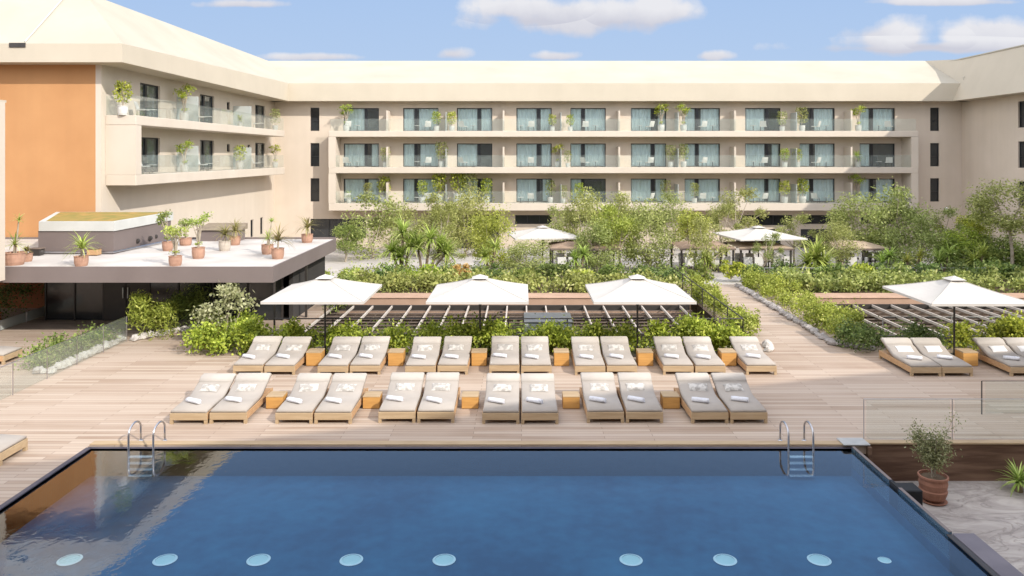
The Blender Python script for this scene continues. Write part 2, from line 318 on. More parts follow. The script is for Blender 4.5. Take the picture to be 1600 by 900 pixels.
# ------------------------------------------------------------------ mesh builder
class MB:
    def __init__(s): s.v = []; s.f = []
    def quad(s, *p):
        i = len(s.v); s.v += [tuple(q) for q in p]; s.f.append(tuple(range(i, i+len(p))))
    def box(s, x0, x1, y0, y1, z0, z1, T=None):
        c = [(x0,y0,z0),(x1,y0,z0),(x1,y1,z0),(x0,y1,z0),(x0,y0,z1),(x1,y0,z1),(x1,y1,z1),(x0,y1,z1)]
        if T: c = [T(p) for p in c]
        i = len(s.v); s.v += c
        for f in ((0,3,2,1),(4,5,6,7),(0,1,5,4),(1,2,6,5),(2,3,7,6),(3,0,4,7)): s.f.append(tuple(i+k for k in f))
        return s
    def bbox(s, x0, x1, y0, y1, z0, z1, b=.01):      # box with bevelled edges
        import itertools
        i = len(s.v); idx = {}
        for cx, cy, cz in itertools.product((0,1),(0,1),(0,1)):
            X = (x0,x1)[cx]; Y = (y0,y1)[cy]; Z = (z0,z1)[cz]; ix = b if cx == 0 else -b; iy = b if cy == 0 else -b; iz = b if cz == 0 else -b
            for a, p in (('x',(X,Y+iy,Z+iz)),('y',(X+ix,Y,Z+iz)),('z',(X+ix,Y+iy,Z))):
                idx[(cx,cy,cz,a)] = len(s.v); s.v.append(p)
        q = [(0,0),(1,0),(1,1),(0,1)]
        for k in (0,1):
            s.f.append(tuple(idx[(k,a,c,'x')] for a, c in q)); s.f.append(tuple(idx[(a,k,c,'y')] for a, c in q)); s.f.append(tuple(idx[(a,c,k,'z')] for a, c in q))
            for l in (0,1):
                s.f.append((idx[(k,l,0,'x')],idx[(k,l,1,'x')],idx[(k,l,1,'y')],idx[(k,l,0,'y')]))
                s.f.append((idx[(k,0,l,'x')],idx[(k,1,l,'x')],idx[(k,1,l,'z')],idx[(k,0,l,'z')]))
                s.f.append((idx[(0,k,l,'y')],idx[(1,k,l,'y')],idx[(1,k,l,'z')],idx[(0,k,l,'z')]))
                for mm in (0,1): s.f.append((idx[(k,l,mm,'x')],idx[(k,l,mm,'y')],idx[(k,l,mm,'z')]))
        return s
    def tube(s, pts, rad, n=8, cap=True):
        pts = [Vector(p) for p in pts]
        if isinstance(rad, (int, float)): rad = [rad]*len(pts)
        rings = []; prev = None
        for k, p in enumerate(pts):
            if k == 0: d = pts[1]-p
            elif k == len(pts)-1: d = p-pts[k-1]
            else: d = (pts[k+1]-pts[k-1])
            d.normalize()
            if prev is None:
                a = Vector((0,0,1)) if abs(d.z) < .9 else Vector((1,0,0)); x = d.cross(a).normalized()
            else: x = (prev - d*prev.dot(d)).normalized()
            prev = x; y = d.cross(x)
            i = len(s.v); rings.append(i)
            for j in range(n):
                t = 2*math.pi*j/n; s.v.append(tuple(p + (x*math.cos(t)+y*math.sin(t))*rad[k]))
        for a, b in zip(rings, rings[1:]):
            for j in range(n): s.f.append((a+j, a+(j+1)%n, b+(j+1)%n, b+j))
        if cap: s.f.append(tuple(rings[0]+j for j in range(n))[::-1]); s.f.append(tuple(rings[-1]+j for j in range(n)))
        return s
    def lathe(s, prof, n=20, c=(0,0,0)):
        rings = []
        for r, z in prof:
            i = len(s.v); rings.append(i)
            for j in range(n):
                t = 2*math.pi*j/n; s.v.append((c[0]+r*math.cos(t), c[1]+r*math.sin(t), c[2]+z))
        for a, b in zip(rings, rings[1:]):
            for j in range(n): s.f.append((a+j, a+(j+1)%n, b+(j+1)%n, b+j))
        s.f.append(tuple(rings[0]+j for j in range(n))[::-1]); s.f.append(tuple(rings[-1]+j for j in range(n)))
        return s
    def leaf(s, p, L, W, rnd=random, up=0.0):
        d = Vector((rnd.gauss(0,1), rnd.gauss(0,1), rnd.gauss(0,1)+up)).normalized()
        e = d.cross(Vector((rnd.gauss(0,1), rnd.gauss(0,1), rnd.gauss(0,1)))).normalized()
        p = Vector(p); a = p-d*L*.5; b = p+d*L*.5
        s.quad(a, p+e*W*.5, b, p-e*W*.5)
    def blade(s, p, az, el, L, W, droop=.6, n=3):
        p = Vector(p); side = Vector((-math.sin(az), math.cos(az), 0)); i = len(s.v)
        q = p.copy(); e = el
        for k in range(n+1):
            w = W*(1-(k/n)**1.5)*.5 + .002
            s.v.append(tuple(q+side*w)); s.v.append(tuple(q-side*w))
            q = q + Vector((math.cos(az)*math.cos(e), math.sin(az)*math.cos(e), math.sin(e)))*(L/n); e -= droop/n*1.3
        for k in range(n): s.f.append((i+2*k, i+2*k+1, i+2*k+3, i+2*k+2))
    def build(s, name, m, parent=None, world=False, smooth=False, loc=None):
        me = bpy.data.meshes.new(name)
        vs = s.v
        if world and parent is not None:
            L = parent.location; vs = [(a[0]-L[0], a[1]-L[1], a[2]-L[2]) for a in vs]
        me.from_pydata([tuple(a) for a in vs], [], s.f); me.materials.append(m); me.update()
        if smooth: me.polygons.foreach_set('use_smooth', [True]*len(me.polygons))
        o = bpy.data.objects.new(name, me); col.objects.link(o)
        if parent is not None: o.parent = parent
        if loc: o.location = loc
        return o
KIDS = {}
def empty(name, loc, rz=0):
    o = bpy.data.objects.new(name, None); col.objects.link(o); o.location = loc; o.rotation_euler = (0, 0, rz); o.empty_display_size = .2
    return o
def tag(o, label=None, cat=None, group=None, kind=None):
    if label: o['label'] = label
    if cat: o['category'] = cat
    if group: o['group'] = group
    if kind: o['kind'] = kind
    return o
def copy_tree(o, parent=None, loc=None, rz=None, scale=None):
    c = o.copy(); col.objects.link(c)
    if parent is not None: c.parent = parent
    if loc is not None: c.location = loc
    if rz is not None: c.rotation_euler = (0, 0, rz)
    if scale is not None: c.scale = scale if not isinstance(scale, (int, float)) else (scale,)*3
    for ch in list(o.children): copy_tree(ch, c)
    return c
class Proto:      # first use moves the original, later uses copy it
    def __init__(s, o): s.o = o; s.used = False
    def put(s, loc, rz=0, scale=1.0, **kw):
        if not s.used:
            s.used = True; s.o.location = loc; s.o.rotation_euler = (0,0,rz); s.o.scale = (scale,)*3 if isinstance(scale, (int, float)) else scale; o = s.o
        else: o = copy_tree(s.o, None, loc, rz, scale)
        tag(o, **kw); return o
ORD = ['first', 'second', 'third', 'fourth', 'fifth', 'sixth', 'seventh', 'eighth', 'ninth', 'tenth', 'eleventh', 'twelfth', 'thirteenth', 'fourteenth', 'fifteenth', 'sixteenth',
       'seventeenth', 'eighteenth', 'nineteenth', 'twentieth', 'twenty-first', 'twenty-second', 'twenty-third', 'twenty-fourth', 'twenty-fifth', 'twenty-sixth', 'twenty-seventh', 'twenty-eighth']
def X(px, D): return (px-815)/F*D
def Z(py, D): return CAMH-(py-243)/F*D
def Dg(py, z=0): return (CAMH-z)*F/(py-243)

# ------------------------------------------------------------------ ground, decks, water
def struct(name, mb, m): return tag(mb.build(name, m), kind='structure')
g = MB()
rngs = [-600, -22, 38.2, 600]
g.quad((-700,-300,-3.3),(700,-300,-3.3),(700,900,-3.3),(-700,900,-3.3)); struct('ground', g, M['ground'])
PX0, PX1, PY1 = -9.14, 7.0, 16.3
d = MB()
def slab(x0, x1, y0, y1, z=0.0, th=.18): d.box(x0, x1, y0, y1, z-th, z)
slab(-32, PX0-.10, -1, PY1+.12); slab(-32, 7.36, PY1+.12, 25.0); slab(7.36, 32.8, 16.6, 25.0)
slab(-32, -7.9, 25.0, 34.0); slab(7.55, 11.8, 25.0, 37.0)
struct('pool_deck', d, M['deck'])
w = MB(); w.box(7.36, 34, 16.52, 16.6, -1.0, .0); w.box(7.36, 7.44, 16.3, 16.52, -1, 0)
tag(w.build('retaining_wall', M['wall_brown']), 'low dark brown stone clad retaining wall below the right deck edge', 'wall')
w = MB(); w.bbox(7.36, 34, 16.46, 16.62, .003, .045, .008); tag(w.build('deck_edge_trim', M['teak_light']), 'pale timber edge strip along the top of the brown wall', 'edge trim')
t_ = MB(); t_.box(7.42, 34, -1, 16.52, -1.0, -.8); struct('terrace_paving', t_, M['stamped'])
# pool
p = MB(); zf = -.60
p.quad((PX0,3,zf),(PX1+.3,3,zf),(PX1+.3,PY1,zf),(PX0,PY1,zf)); p.quad((PX0,PY1,zf),(PX1,PY1,zf),(PX1,PY1,-.02),(PX0,PY1,-.02))
p.quad((PX0,3,zf),(PX0,PY1,zf),(PX0,PY1,-.02),(PX0,3,-.02)); p.quad((PX0,3,zf),(PX1,3,zf),(PX1,3,-.02),(PX0,3,-.02))
p.quad((PX1,3,zf),(PX1,PY1,zf),(PX1,PY1,-.42),(PX1,3,-.42))
struct('pool_basin', p, M['tile'])
wv = MB(); wv.quad((PX0,3,-.045),(PX1,3,-.045),(PX1,PY1,-.045),(PX0,PY1,-.045)); struct('pool_water', wv, M['water'])
c = MB(); c.box(PX0-.10, PX0, 3, PY1, -.6, .004); c.box(PX0-.10, PX1+.04, PY1, PY1+.11, -.6, -.02)
tag(c.build('pool_coping', M['coping']), 'dark narrow coping around the far and left pool edges', 'coping')
c = MB(); c.bbox(PX0-.1, 7.36, PY1+.12, PY1+.32, .004, .03, .006); tag(c.build('pool_edge_board', M['teak_light']), 'pale edge board running along the far side of the pool', 'edge trim')
# right pool wall
pw = empty('pool_glass_wall', (7.03, 12.6, -.8)); tag(pw, 'clear glass right side wall of the pool with dark supports', 'glass wall')
b = MB(); b.box(7.0, 7.06, 12.6, 14.28, -.42, .02); b.build('glass_panel', M['pool_glass'], pw, True)
b = MB(); b.box(7.0, 7.06, 14.62, 16.28, -.42, .02); b.build('glass_panel', M['pool_glass'], pw, True)
b = MB(); b.box(7.0, 7.07, 14.28, 14.62, -.42, .02); b.build('support_plate', M['black'], pw, True)
b = MB(); b.bbox(7.075, 7.45, 14.25, 14.62, -.8, -.02, .015); b.build('support_block', M['black'], pw, True)
b = MB(); b.box(7.004, 7.36, 12.6, 16.3, -.8, -.43); b.build('base_wall', M['coping'], pw, True)
b = MB(); b.box(7.0, 7.06, 12.6, 14.27, .021, .03); b.box(7.0, 7.06, 14.63, 16.28, .021, .03); b.build('top_trim', M['taupe'], pw, True)
b = MB(); b.bbox(6.85, 7.42, 16.32, 16.72, .032, .06, .01); tag(b.build('corner_plate', M['galv']), 'grey metal plate at the far right corner of the pool', 'plate')
cp = empty('pool_side_wall', (7.2, 8, -.8)); tag(cp, 'low dark wall with grey lilac coping beside the near right pool', 'wall')
b = MB(); b.box(7.0, 7.36, 3, 12.56, -.8, -.03); b.build('wall_body', M['coping'], cp, True)
b = MB(); b.bbox(7.06, 7.42, 3, 12.59, -.028, .01, .008); b.build('coping_slab', M['coping_lilac'], cp, True)
b = MB(); b.bbox(6.96, 7.055, 3, 12.59, -.028, -.002, .008); b.build('inner_edge', M['dark_metal'], cp, True)
# pool lamps
lampx = [109, 258, 404, 549, 694, 986, 1133, 1280, 1382]
lp = empty('pool_lamp', (0,0,0)); b = MB(); b.lathe([(.155,0),(.155,.014),(.10,.022),(.0,.026)], 28); lens = b.build('lens', M['lamp_disc'], lp)
b = MB()
n = 32
for r0, r1, z0, z1 in ((.155,.195,.02,.012),): 
    for j in range(n):
        a0, a1 = 2*math.pi*j/n, 2*math.pi*(j+1)/n
        b.quad((r0*math.cos(a0),r0*math.sin(a0),z0),(r1*math.cos(a0),r1*math.sin(a0),z1),(r1*math.cos(a1),r1*math.sin(a1),z1),(r0*math.cos(a1),r0*math.sin(a1),z0))
b.build('rim', M['lamp_ring'], lp); LP = Proto(lp)
yl = Dg(876, zf)
for i, px in enumerate(lampx):
    nm = 'small round pool light at the right end of the underwater row' if i == 8 else 'large round pale pool light, %s from the left in the underwater row' % ORD[i]
    LP.put((X(px, yl), yl, zf+.003), 0, .55 if i == 8 else 1.0, label=nm, cat='pool light', group='round lights on the pool floor')

# ladders
def ladder():
    r = empty('pool_ladder', (0,0,0))
    for s in (-.26, .26):
        b = MB(); pts = [(s,-.14,-.55),(s,-.14,-.1),(s,-.14,.30)]
        for k in range(9):
            a = math.pi*(1-k/8); pts.append((s, .12+.26*math.cos(a), .32+.18*math.sin(a)))
        pts += [(s,.38,.22),(s,.38,.02)]
        b.tube(pts, .021, 10); b.build('handrail', M['steel'], r, smooth=True)
        b = MB(); b.lathe([(.05,0),(.05,.015),(.03,.03)], 14, (s,.38,.005)); b.build('base_flange', M['steel'], r)
    for k, z in enumerate((-.13, -.26, -.39, -.52)):
        b = MB(); b.bbox(-.245, .245, -.20, -.10, z-.012, z+.012, .006); b.build('step', M['step_white'], r)
    return r
LD = Proto(ladder())
LD.put((-8.0, 16.28, 0), label='steel pool ladder at the left end of the far pool edge', cat='pool ladder', group='pool ladders')
LD.put((5.87, 16.28, 0), label='steel pool ladder near the glass wall at the right end', cat='pool ladder', group='pool ladders')

# ------------------------------------------------------------------ garden terrain
def gz(D):
    return 0.0 if D < 34 else max(-.7, -(D-34)/22*.7)
g = MB(); xs = [-18.45, -8, 7.5, 12, 32.8]; ys = [34.0+.0001, 38, 42, 46, 50, 54, 56, 57.3]
for x0, x1 in zip(xs, xs[1:]):
    for y0, y1 in zip(ys, ys[1:]): g.quad((x0,y0,gz(y0)-.01),(x1,y0,gz(y0)-.01),(x1,y1,gz(y1)-.01),(x0,y1,gz(y1)-.01))
g.quad((-18.45,34,-3.3),(32.8,34,-3.3),(32.8,34,-.01),(-18.45,34,-.01))
struct('garden_ground', g, M['concrete'])
g = MB(); g.box(-7.9, 7.55, 33.1, 34, -3.3, -.02); g.box(11.8, 32.8, 33.1, 34, -3.3, -.02); struct('planting_bank', g, M['grass_edge'])
g = MB(); g.quad((-32,25,-3.2),(34,25,-3.2),(34,33.2,-3.2),(-32,33.2,-3.2)); struct('sunken_courtyard', g, M['basement'])
g = MB(); g.box(-7.9, 7.4, 34.02, 40.5, -.4, .02); g.box(11.9, 32.8, 34.02, 40.5, -.4, .02); struct('planting_bed', g, M['grass_edge'])

# ------------------------------------------------------------------ hotel wings
DW = 57.4; DS = 55.95; XL = -18.5; XR = 32.9; EAVE = 10.2; GB = -.72; XE = -17.1
FL = [2.71, 5.34, 7.99]
def wall_holes(mb, P, u0, u1, z0, z1, holes, depth=.22):
    us = sorted({u0, u1, *[h[0] for h in holes], *[h[1] for h in holes]}); zs = sorted({z0, z1, *[h[2] for h in holes], *[h[3] for h in holes]})
    for a, b_ in zip(us, us[1:]):
        for c_, e in zip(zs, zs[1:]):
            mu, mz = (a+b_)/2, (c_+e)/2
            if any(h[0] < mu < h[1] and h[2] < mz < h[3] for h in holes): continue
            mb.quad(P(a,c_,0), P(b_,c_,0), P(b_,e,0), P(a,e,0))
    for a, b_, c_, e in holes:
        mb.quad(P(a,c_,0),P(a,c_,depth),P(a,e,depth),P(a,e,0)); mb.quad(P(b_,c_,0),P(b_,e,0),P(b_,e,depth),P(b_,c_,depth))
        mb.quad(P(a,e,0),P(a,e,depth),P(b_,e,depth),P(b_,e,0)); mb.quad(P(a,c_,0),P(b_,c_,0),P(b_,c_,depth),P(a,c_,depth))
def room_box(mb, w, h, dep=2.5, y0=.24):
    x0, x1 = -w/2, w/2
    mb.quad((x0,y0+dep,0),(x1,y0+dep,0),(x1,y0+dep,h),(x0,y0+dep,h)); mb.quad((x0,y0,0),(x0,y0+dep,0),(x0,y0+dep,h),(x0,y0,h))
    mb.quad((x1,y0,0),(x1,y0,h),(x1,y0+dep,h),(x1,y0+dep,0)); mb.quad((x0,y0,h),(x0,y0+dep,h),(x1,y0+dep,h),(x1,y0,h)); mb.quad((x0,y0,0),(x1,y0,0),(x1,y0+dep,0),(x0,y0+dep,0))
def curtain_mb(x0, x1, h, y=.27, seed=0):
    rr = random.Random(seed); mb = MB(); n = max(4, int((x1-x0)/.045)); pts = []
    ph = rr.random()*6
    for k in range(n+1):
        x = x0+(x1-x0)*k/n; pts.append((x, y+.035*math.sin(x*22+ph+.8*math.sin(x*3.1+ph))+.012*math.sin(x*61)))
    for (a, ya), (b_, yb) in zip(pts, pts[1:]): mb.quad((a,ya,.02),(b_,yb,.02),(b_,yb,h-.03),(a,ya,h-.03))
    return mb
def sliding_door(w=2.64, h=1.74, mull=.25, open_gap=0, seed=0, part=0):
    f = MB(); t = .055; x0, x1 = -w/2, w/2
    f.box(x0, x0+t, .10, .22, 0, h); f.box(x1-t, x1, .10, .22, 0, h); f.box(x0+t, x1-t, .10, .22, h-t, h); f.box(x0+t, x1-t, .10, .22, 0, t)
    xm = x0+w*mull; f.box(xm-.10, xm+.10, .12, .21, t, h-t)
    fr = f.build('sliding_door', M['frame'])
    for a, b_, y in ((x0+t, xm-.10, .18), (xm+.10, x1-t, .15)):
        g_ = MB(); g_.box(a, b_, y, y+.012, t, h-t); g_.build('pane', M['pane'], fr)
    if open_gap != 1: curtain_mb(x0+.05, xm-.16, h, .275, seed).build('curtain', M['curtain'], fr)
    if open_gap != 2: curtain_mb(xm+.16+part*.6, x1-.05, h, .275, seed+1).build('curtain', M['curtain'], fr)
    rb = MB(); room_box(rb, w, h); rb.build('room', M['room'], fr)
    return fr
def slit_window(w=.67, h=1.74, curtain=False):
    f = MB(); t = .05; x0, x1 = -w/2, w/2
    f.box(x0, x0+t, .10, .2, 0, h); f.box(x1-t, x1, .10, .2, 0, h); f.box(x0+t, x1-t, .10, .2, h-t, h); f.box(x0+t, x1-t, .10, .2, 0, t); f.box(x0+t, x1-t, .11, .19, h*.42, h*.42+.05)
    fr = f.build('window', M['frame'])
    g_ = MB(); g_.box(x0+t, x1-t, .15, .162, t, h-t); g_.build('pane', M['dark_glass'], fr)
    return fr
def dark_window(w, h, name='window', nm=3):
    f = MB(); t = .06; x0, x1 = -w/2, w/2
    f.box(x0, x0+t, .08, .2, 0, h); f.box(x1-t, x1, .08, .2, 0, h); f.box(x0+t, x1-t, .08, .2, h-t, h); f.box(x0+t, x1-t, .08, .2, 0, t)
    for k in range(1, nm): f.box(x0+w*k/nm-.03, x0+w*k/nm+.03, .1, .19, t, h-t)
    fr = f.build(name, M['frame'])
    g_ = MB(); g_.box(x0+t, x1-t, .15, .162, t, h-t); g_.build('pane', M['dark_glass'], fr)
    return fr
class PartProto:
    def __init__(s, mk, *a, **k): s.mk = mk; s.a = a; s.k = k; s.o = None
    def put(s, parent, wl, rz=0):
        L = parent.location; loc = (wl[0]-L[0], wl[1]-L[1], wl[2]-L[2])
        if s.o is None: s.o = s.mk(*s.a, **s.k); s.o.parent = parent; s.o.location = loc; s.o.rotation_euler = (0,0,rz); return s.o
        return copy_tree(s.o, parent, loc, rz)

# --- back wing
bw = empty('hotel_wing', ((XL+XR)/2, DW, GB)); tag(bw, 'long cream hotel wing with three floors of balconies facing the pool', 'hotel building', 'hotel wings around the pool')
doors = [(537,592,.62),(630,685,.37),(714,769,.64),(807,862,.62),(892,946,.36),(986,1041,.62),(1070,1125,.36),(1165,1219,.62),(1251,1303,.33),(1344,1398,.31)]
sp = {}
holes = []
for f in range(3):
    for (a, b_, m_) in doors: xc = X((a+b_)/2, DW); holes.append((xc-1.32, xc+1.32, FL[f]+.02, FL[f]+1.76))
    for (a, b_) in ((485,499),(1453,1468)):
        xc = X((a+b_)/2, DW); holes.append((xc-.335, xc+.335, FL[f]+.05, FL[f]+1.79))
gf = [(485,572,342,372),(714,780,336,392),(805,862,336,350),(1150,1238,336,352),(1251,1306,336,350),(1345,1398,336,350),(1251,1310,358,388),(1150,1220,358,388),(890,945,336,350),(985,1040,336,350),(1070,1125,336,350)]
gfh = []
for a, b_, c_, e in gf:
    hh = (X(a,DW), X(b_,DW), Z(e,DW), Z(c_,DW)); gfh.append(hh); holes.append(hh)
mb = MB(); wall_holes(mb, lambda u_,z_,d_: (u_, DW+d_, z_), XL, XR, GB, EAVE+.1, holes); mb.build('wall', M['render_wall'], bw, True)
mb = MB(); mb.box(XL-5, XR+.3, DW+2.8, DW+11, GB, EAVE); mb.build('rear_wall', M['render_wall'], bw, True)
cache = {}
for f in range(3):
    for i, (a, b_, m_) in enumerate(doors):
        og = 1 if (f == 2 and i == 8) else 0
        vv = (i*5+f*3) % 7; og = og or (2 if vv == 6 else 0); key = (m_ > .5, vv, og)
        if key not in cache: cache[key] = PartProto(sliding_door, mull=.63 if m_ > .5 else .36, open_gap=og, seed=vv*7, part=(0, .25, 0, .4, .1, 0, .3)[vv])
        cache[key].put(bw, (X((a+b_)/2, DW), DW, FL[f]+.02))
    for (a, b_) in ((485,499),(1453,1468)):
        if 's' not in cache: cache['s'] = PartProto(slit_window)
        cache['s'].put(bw, (X((a+b_)/2, DW), DW, FL[f]+.05))
for hh in gfh:
    o = dark_window(hh[1]-hh[0], hh[3]-hh[2], 'ground_floor_window' if hh[3]-hh[2] < 1.2 else 'ground_floor_opening'); o.parent = bw; o.location = ((hh[0]+hh[1])/2-bw.location.x, 0, hh[2]-GB)
# soffit + fascia + roof
mb = MB(); mb.quad((XL-1,56.3,EAVE),(XR+1,56.3,EAVE),(XR+1,DW+.1,EAVE),(XL-1,DW+.1,EAVE)); mb.build('soffit', M['fascia'], bw, True)
mb = MB(); mb.quad((XE,56.3,EAVE),(31.6,56.3,EAVE),(32.2,56.3,11.5),(XE,56.3,11.5)); mb.build('fascia', M['fascia'], bw, True)
mb = MB(); mb.quad((XE,56.3,11.5),(32.2,56.3,11.5),(33.0,62.8,13.94),(-20.7,62.8,13.94)); mb.quad((-20.7,62.8,13.94),(33.0,62.8,13.94),(33.0,69,12),(-20.7,69,12)); mb.build('roof', M['roof_cream'], bw, True)
# balconies
for f in range(3):
    th = .53 if f == 0 else .43
    mb = MB(); mb.bbox(-14.06, 28.9, DS, DW-.004, FL[f]-th, FL[f], .02); mb.build('balcony_slab', M['render_side'], bw, True)
    xs = [-13.95+k*(42.7/24) for k in range(25)]
    mb = MB()
    for x0, x1 in zip(xs, xs[1:]): mb.box(x0+.01, x1-.01, DS+.05, DS+.062, FL[f]+.01, FL[f]+.88)
    mb.build('balcony_railing', M['rail_glass'], bw, True)
    for k, px in enumerate([607, 698, 787, 876, 966, 1057, 1145, 1240, 1325]):
        xx = X(px, 56.8); mb = MB()
        if k % 2 == 0: mb.box(xx-.06, xx+.06, DS+.22, DW-.003, FL[f]+.002, FL[f]+1.5); mb.build('balcony_partition', M['render_side'], bw, True)
        else: mb.box(xx-.02, xx+.02, DS+.2, DW-.003, FL[f]+.004, FL[f]+1.38); mb.build('balcony_screen', M['frosted'], bw, True)
for x0, x1 in ((-14.07, -13.55), (28.4, 28.91)):
    mb = MB(); mb.box(x0, x1, DS+.003, DW-.006, FL[0]+.002, FL[1]-.432); mb.box(x0, x1, DS+.003, DW-.006, FL[1]+.002, FL[2]-.432)
    mb.build('balcony_end_wall', M['render_side'], bw, True)

# --- left wing
lw = empty('hotel_wing', (XL-2, 40, GB)); tag(lw, 'left cream hotel wing with an orange end wall and sloping roof', 'hotel building', 'hotel wings around the pool')
LD0 = 33.8
lwin = [(219,250),(312,335),(398,415)]
holes = []; ld = []
for f in (1, 2):
    for a, b_ in lwin:
        y0 = 18.5*F/(815-a); y1 = 18.5*F/(815-b_); yc = (y0+y1)/2; holes.append((yc-1.03, yc+1.03, FL[f]+.02, FL[f]+1.76)); ld.append((yc, FL[f]+.02))
sm = []
for px, f in ((187,2),(357,2),(389,2),(357,1),(389,1)):
    yc = 18.5*F/(815-px); z0 = FL[f]+1.1; holes.append((yc-.25, yc+.25, z0, z0+.48)); sm.append((yc, z0, .5, .48))
for px in (394, 409):
    yc = 18.5*F/(815-px); holes.append((yc-.3, yc+.3, .6, 1.8)); sm.append((yc, .6, .6, 1.2))
PL = lambda u_, z_, d_: (XL-d_, u_, z_)
mb = MB(); wall_holes(mb, PL, LD0, DW, GB, EAVE+.1, holes); mb.build('wall', M['render_side'], lw, True)
mb = MB(); mb.quad((-50,LD0,GB),(XL-.25,LD0,GB),(XL-.25,LD0,EAVE+.1),(-50,LD0,EAVE+.1)); mb.build('painted_end_wall', M['orange'], lw, True)
mb = MB(); mb.quad((XL-.25,LD0,GB),(XL,LD0,GB),(XL,LD0,EAVE+.1),(XL-.25,LD0,EAVE+.1)); mb.build('corner_strip', M['render_side'], lw, True)
dp = PartProto(sliding_door, w=2.06, mull=.42, seed=3)
for yc, z0 in ld: dp.put(lw, (XL, yc, z0), R(90))
for yc, z0, w_, h_ in sm:
    o = dark_window(w_, h_, nm=1); o.parent = lw; o.location = (XL-lw.location.x, yc-lw.location.y, z0-GB); o.rotation_euler = (0,0,R(90))
XB = -17.15
for f, th in ((1, .48), (2, .43)):
    mb = MB(); mb.bbox(XL+.004, XB, LD0+.35, 55.6, FL[f]-th, FL[f], .02); mb.build('balcony_slab', M['render_side'], lw, True)
    mb = MB(); ys = [LD0+.4+k*((55.5-LD0-.4)/12) for k in range(13)]
    for y0, y1 in zip(ys, ys[1:]): mb.box(XB-.06, XB-.048, y0+.01, y1-.01, FL[f]+.01, FL[f]+.88)
    if f == 2: mb.box(XL+.01, XB-.07, LD0+.4, LD0+.412, FL[f]+.01, FL[f]+.88)
    mb.build('balcony_railing', M['rail_glass'], lw, True)
    for px in (285, 372):
        yc = 18.2*F/(815-px); mb = MB(); mb.box(XL+.005, XB-.2, yc-.03, yc+.03, FL[f]+.003, FL[f]+1.38); mb.build('balcony_screen', M['frosted'], lw, True)
mb = MB(); mb.box(XL+.006, XB-.002, LD0+.352, LD0+.85, FL[1]+.002, FL[2]-.432); mb.build('balcony_end_wall', M['render_side'], lw, True)
mb = MB(); mb.quad((XL-.1,32.9,EAVE),(XE,32.9,EAVE),(XE,56.3,EAVE),(XL-.1,DW,EAVE)); mb.quad((-50,32.9,EAVE),(XL-.1,32.9,EAVE),(XL-.1,LD0+.05,EAVE),(-50,LD0+.05,EAVE)); mb.build('soffit', M['fascia'], lw, True)
mb = MB(); mb.quad((XE,32.9,EAVE),(XE,56.3,EAVE),(XE,56.3,11.5),(XE,32.9,11.0)); mb.quad((-50,32.9,EAVE),(XE,32.9,EAVE),(XE,32.9,11.0),(-50,32.9,11.0)); mb.build('fascia', M['fascia'], lw, True)
mb = MB(); mb.quad((XE,32.9,11.0),(XE,56.3,11.5),(-20.7,62.8,13.94),(-20.7,36.3,13.94)); mb.quad((-50,32.9,11.0),(XE,32.9,11.0),(-20.7,36.3,13.94),(-50,36.3,13.94))
mb.quad((-20.7,36.3,13.94),(-20.7,62.8,13.94),(-50,62.8,13.94),(-50,36.3,13.94)); mb.build('roof', M['roof_cream'], lw, True)
mb = MB(); mb.box(X(15,32.9), X(40,32.9), 32.86, 32.94, Z(74,32.9), Z(67,32.9)); mb.build('roof_vent', M['dark_metal'], lw, True)
mb = MB(); mb.tube([(X(40,33.0), 32.95, 11.08), (X(40,33.0), 36.25, 13.99)], .03, 6); mb.build('drain_pipe', M['parapet_white'], lw, True)
# near left block
nb = empty('side_block', (-22, 24, 0)); tag(nb, 'pale building corner at the left edge in front of the orange wall', 'building')
mb = MB(); mb.box(-30, X(8,25.0), 24.4, 25.0, 2.15, Z(158,24.4)); mb.build('wall', M['render_side'], nb, True)
mb = MB(); mb.box(-30.2, X(9,25.1)+.02, 24.2, 25.1, Z(158,24.3)+.003, Z(158,24.3)+.08); mb.build('coping', M['fascia'], nb, True)
mb = MB(); mb.box(-29, -28.4, 24.6, 25.0, 0, 2.148); mb.build('column', M['render_side'], nb, True)
ub = empty('roof_canopy', (-26, 37, 10)); tag(ub, 'small cream roof corner jutting in at the upper left edge', 'roof')
mb = MB(); mb.bbox(-32, X(17,37), 37, 38.3, Z(55,37), Z(44,37), .03); mb.build('slab', M['roof_cream'], ub, True)

# --- right wing
rw = empty('hotel_wing', (XR+2, 50, GB)); tag(rw, 'right hotel wing in shade with a tall leaning parapet', 'hotel building', 'hotel wings around the pool')
holes = []; yw = 50.6
for f in range(3): holes.append((yw-.47, yw+.3, FL[f]+.05, FL[f]+1.79))
mb = MB(); wall_holes(mb, lambda u_,z_,d_: (XR+d_, u_, z_), 26, DW, GB, EAVE+.1, holes); mb.build('wall', M['render_wall'], rw, True)
sw = PartProto(slit_window, w=.77)
for f in range(3): sw.put(rw, (XR, yw-.085, FL[f]+.05), R(-90))
mb = MB(); mb.box(XR+.35, XR+12, 26, DW+13, GB, 13.2); mb.build('inner_wall', M['render_wall'], rw, True)
mb = MB(); mb.quad((XR+.3,26,EAVE),(31.6,26,EAVE),(31.6,56.3,EAVE),(XR+.3,DW,EAVE)); mb.build('soffit', M['fascia'], rw, True)
mb = MB(); mb.quad((31.6,26,EAVE),(31.6,56.3,EAVE),(33.0,57.4,13.4),(33.0,26,13.4)); mb.quad((31.6,56.3,EAVE),(32.2,56.3,11.5),(33.0,62.8,13.94),(33.0,57.4,13.4)); mb.build('parapet', M['fascia'], rw, True)
mb = MB(); mb.bbox(32.95, 33.3, 26, 63, 13.4, 13.5, .02); mb.build('parapet_cap', M['roof_cream'], rw, True)
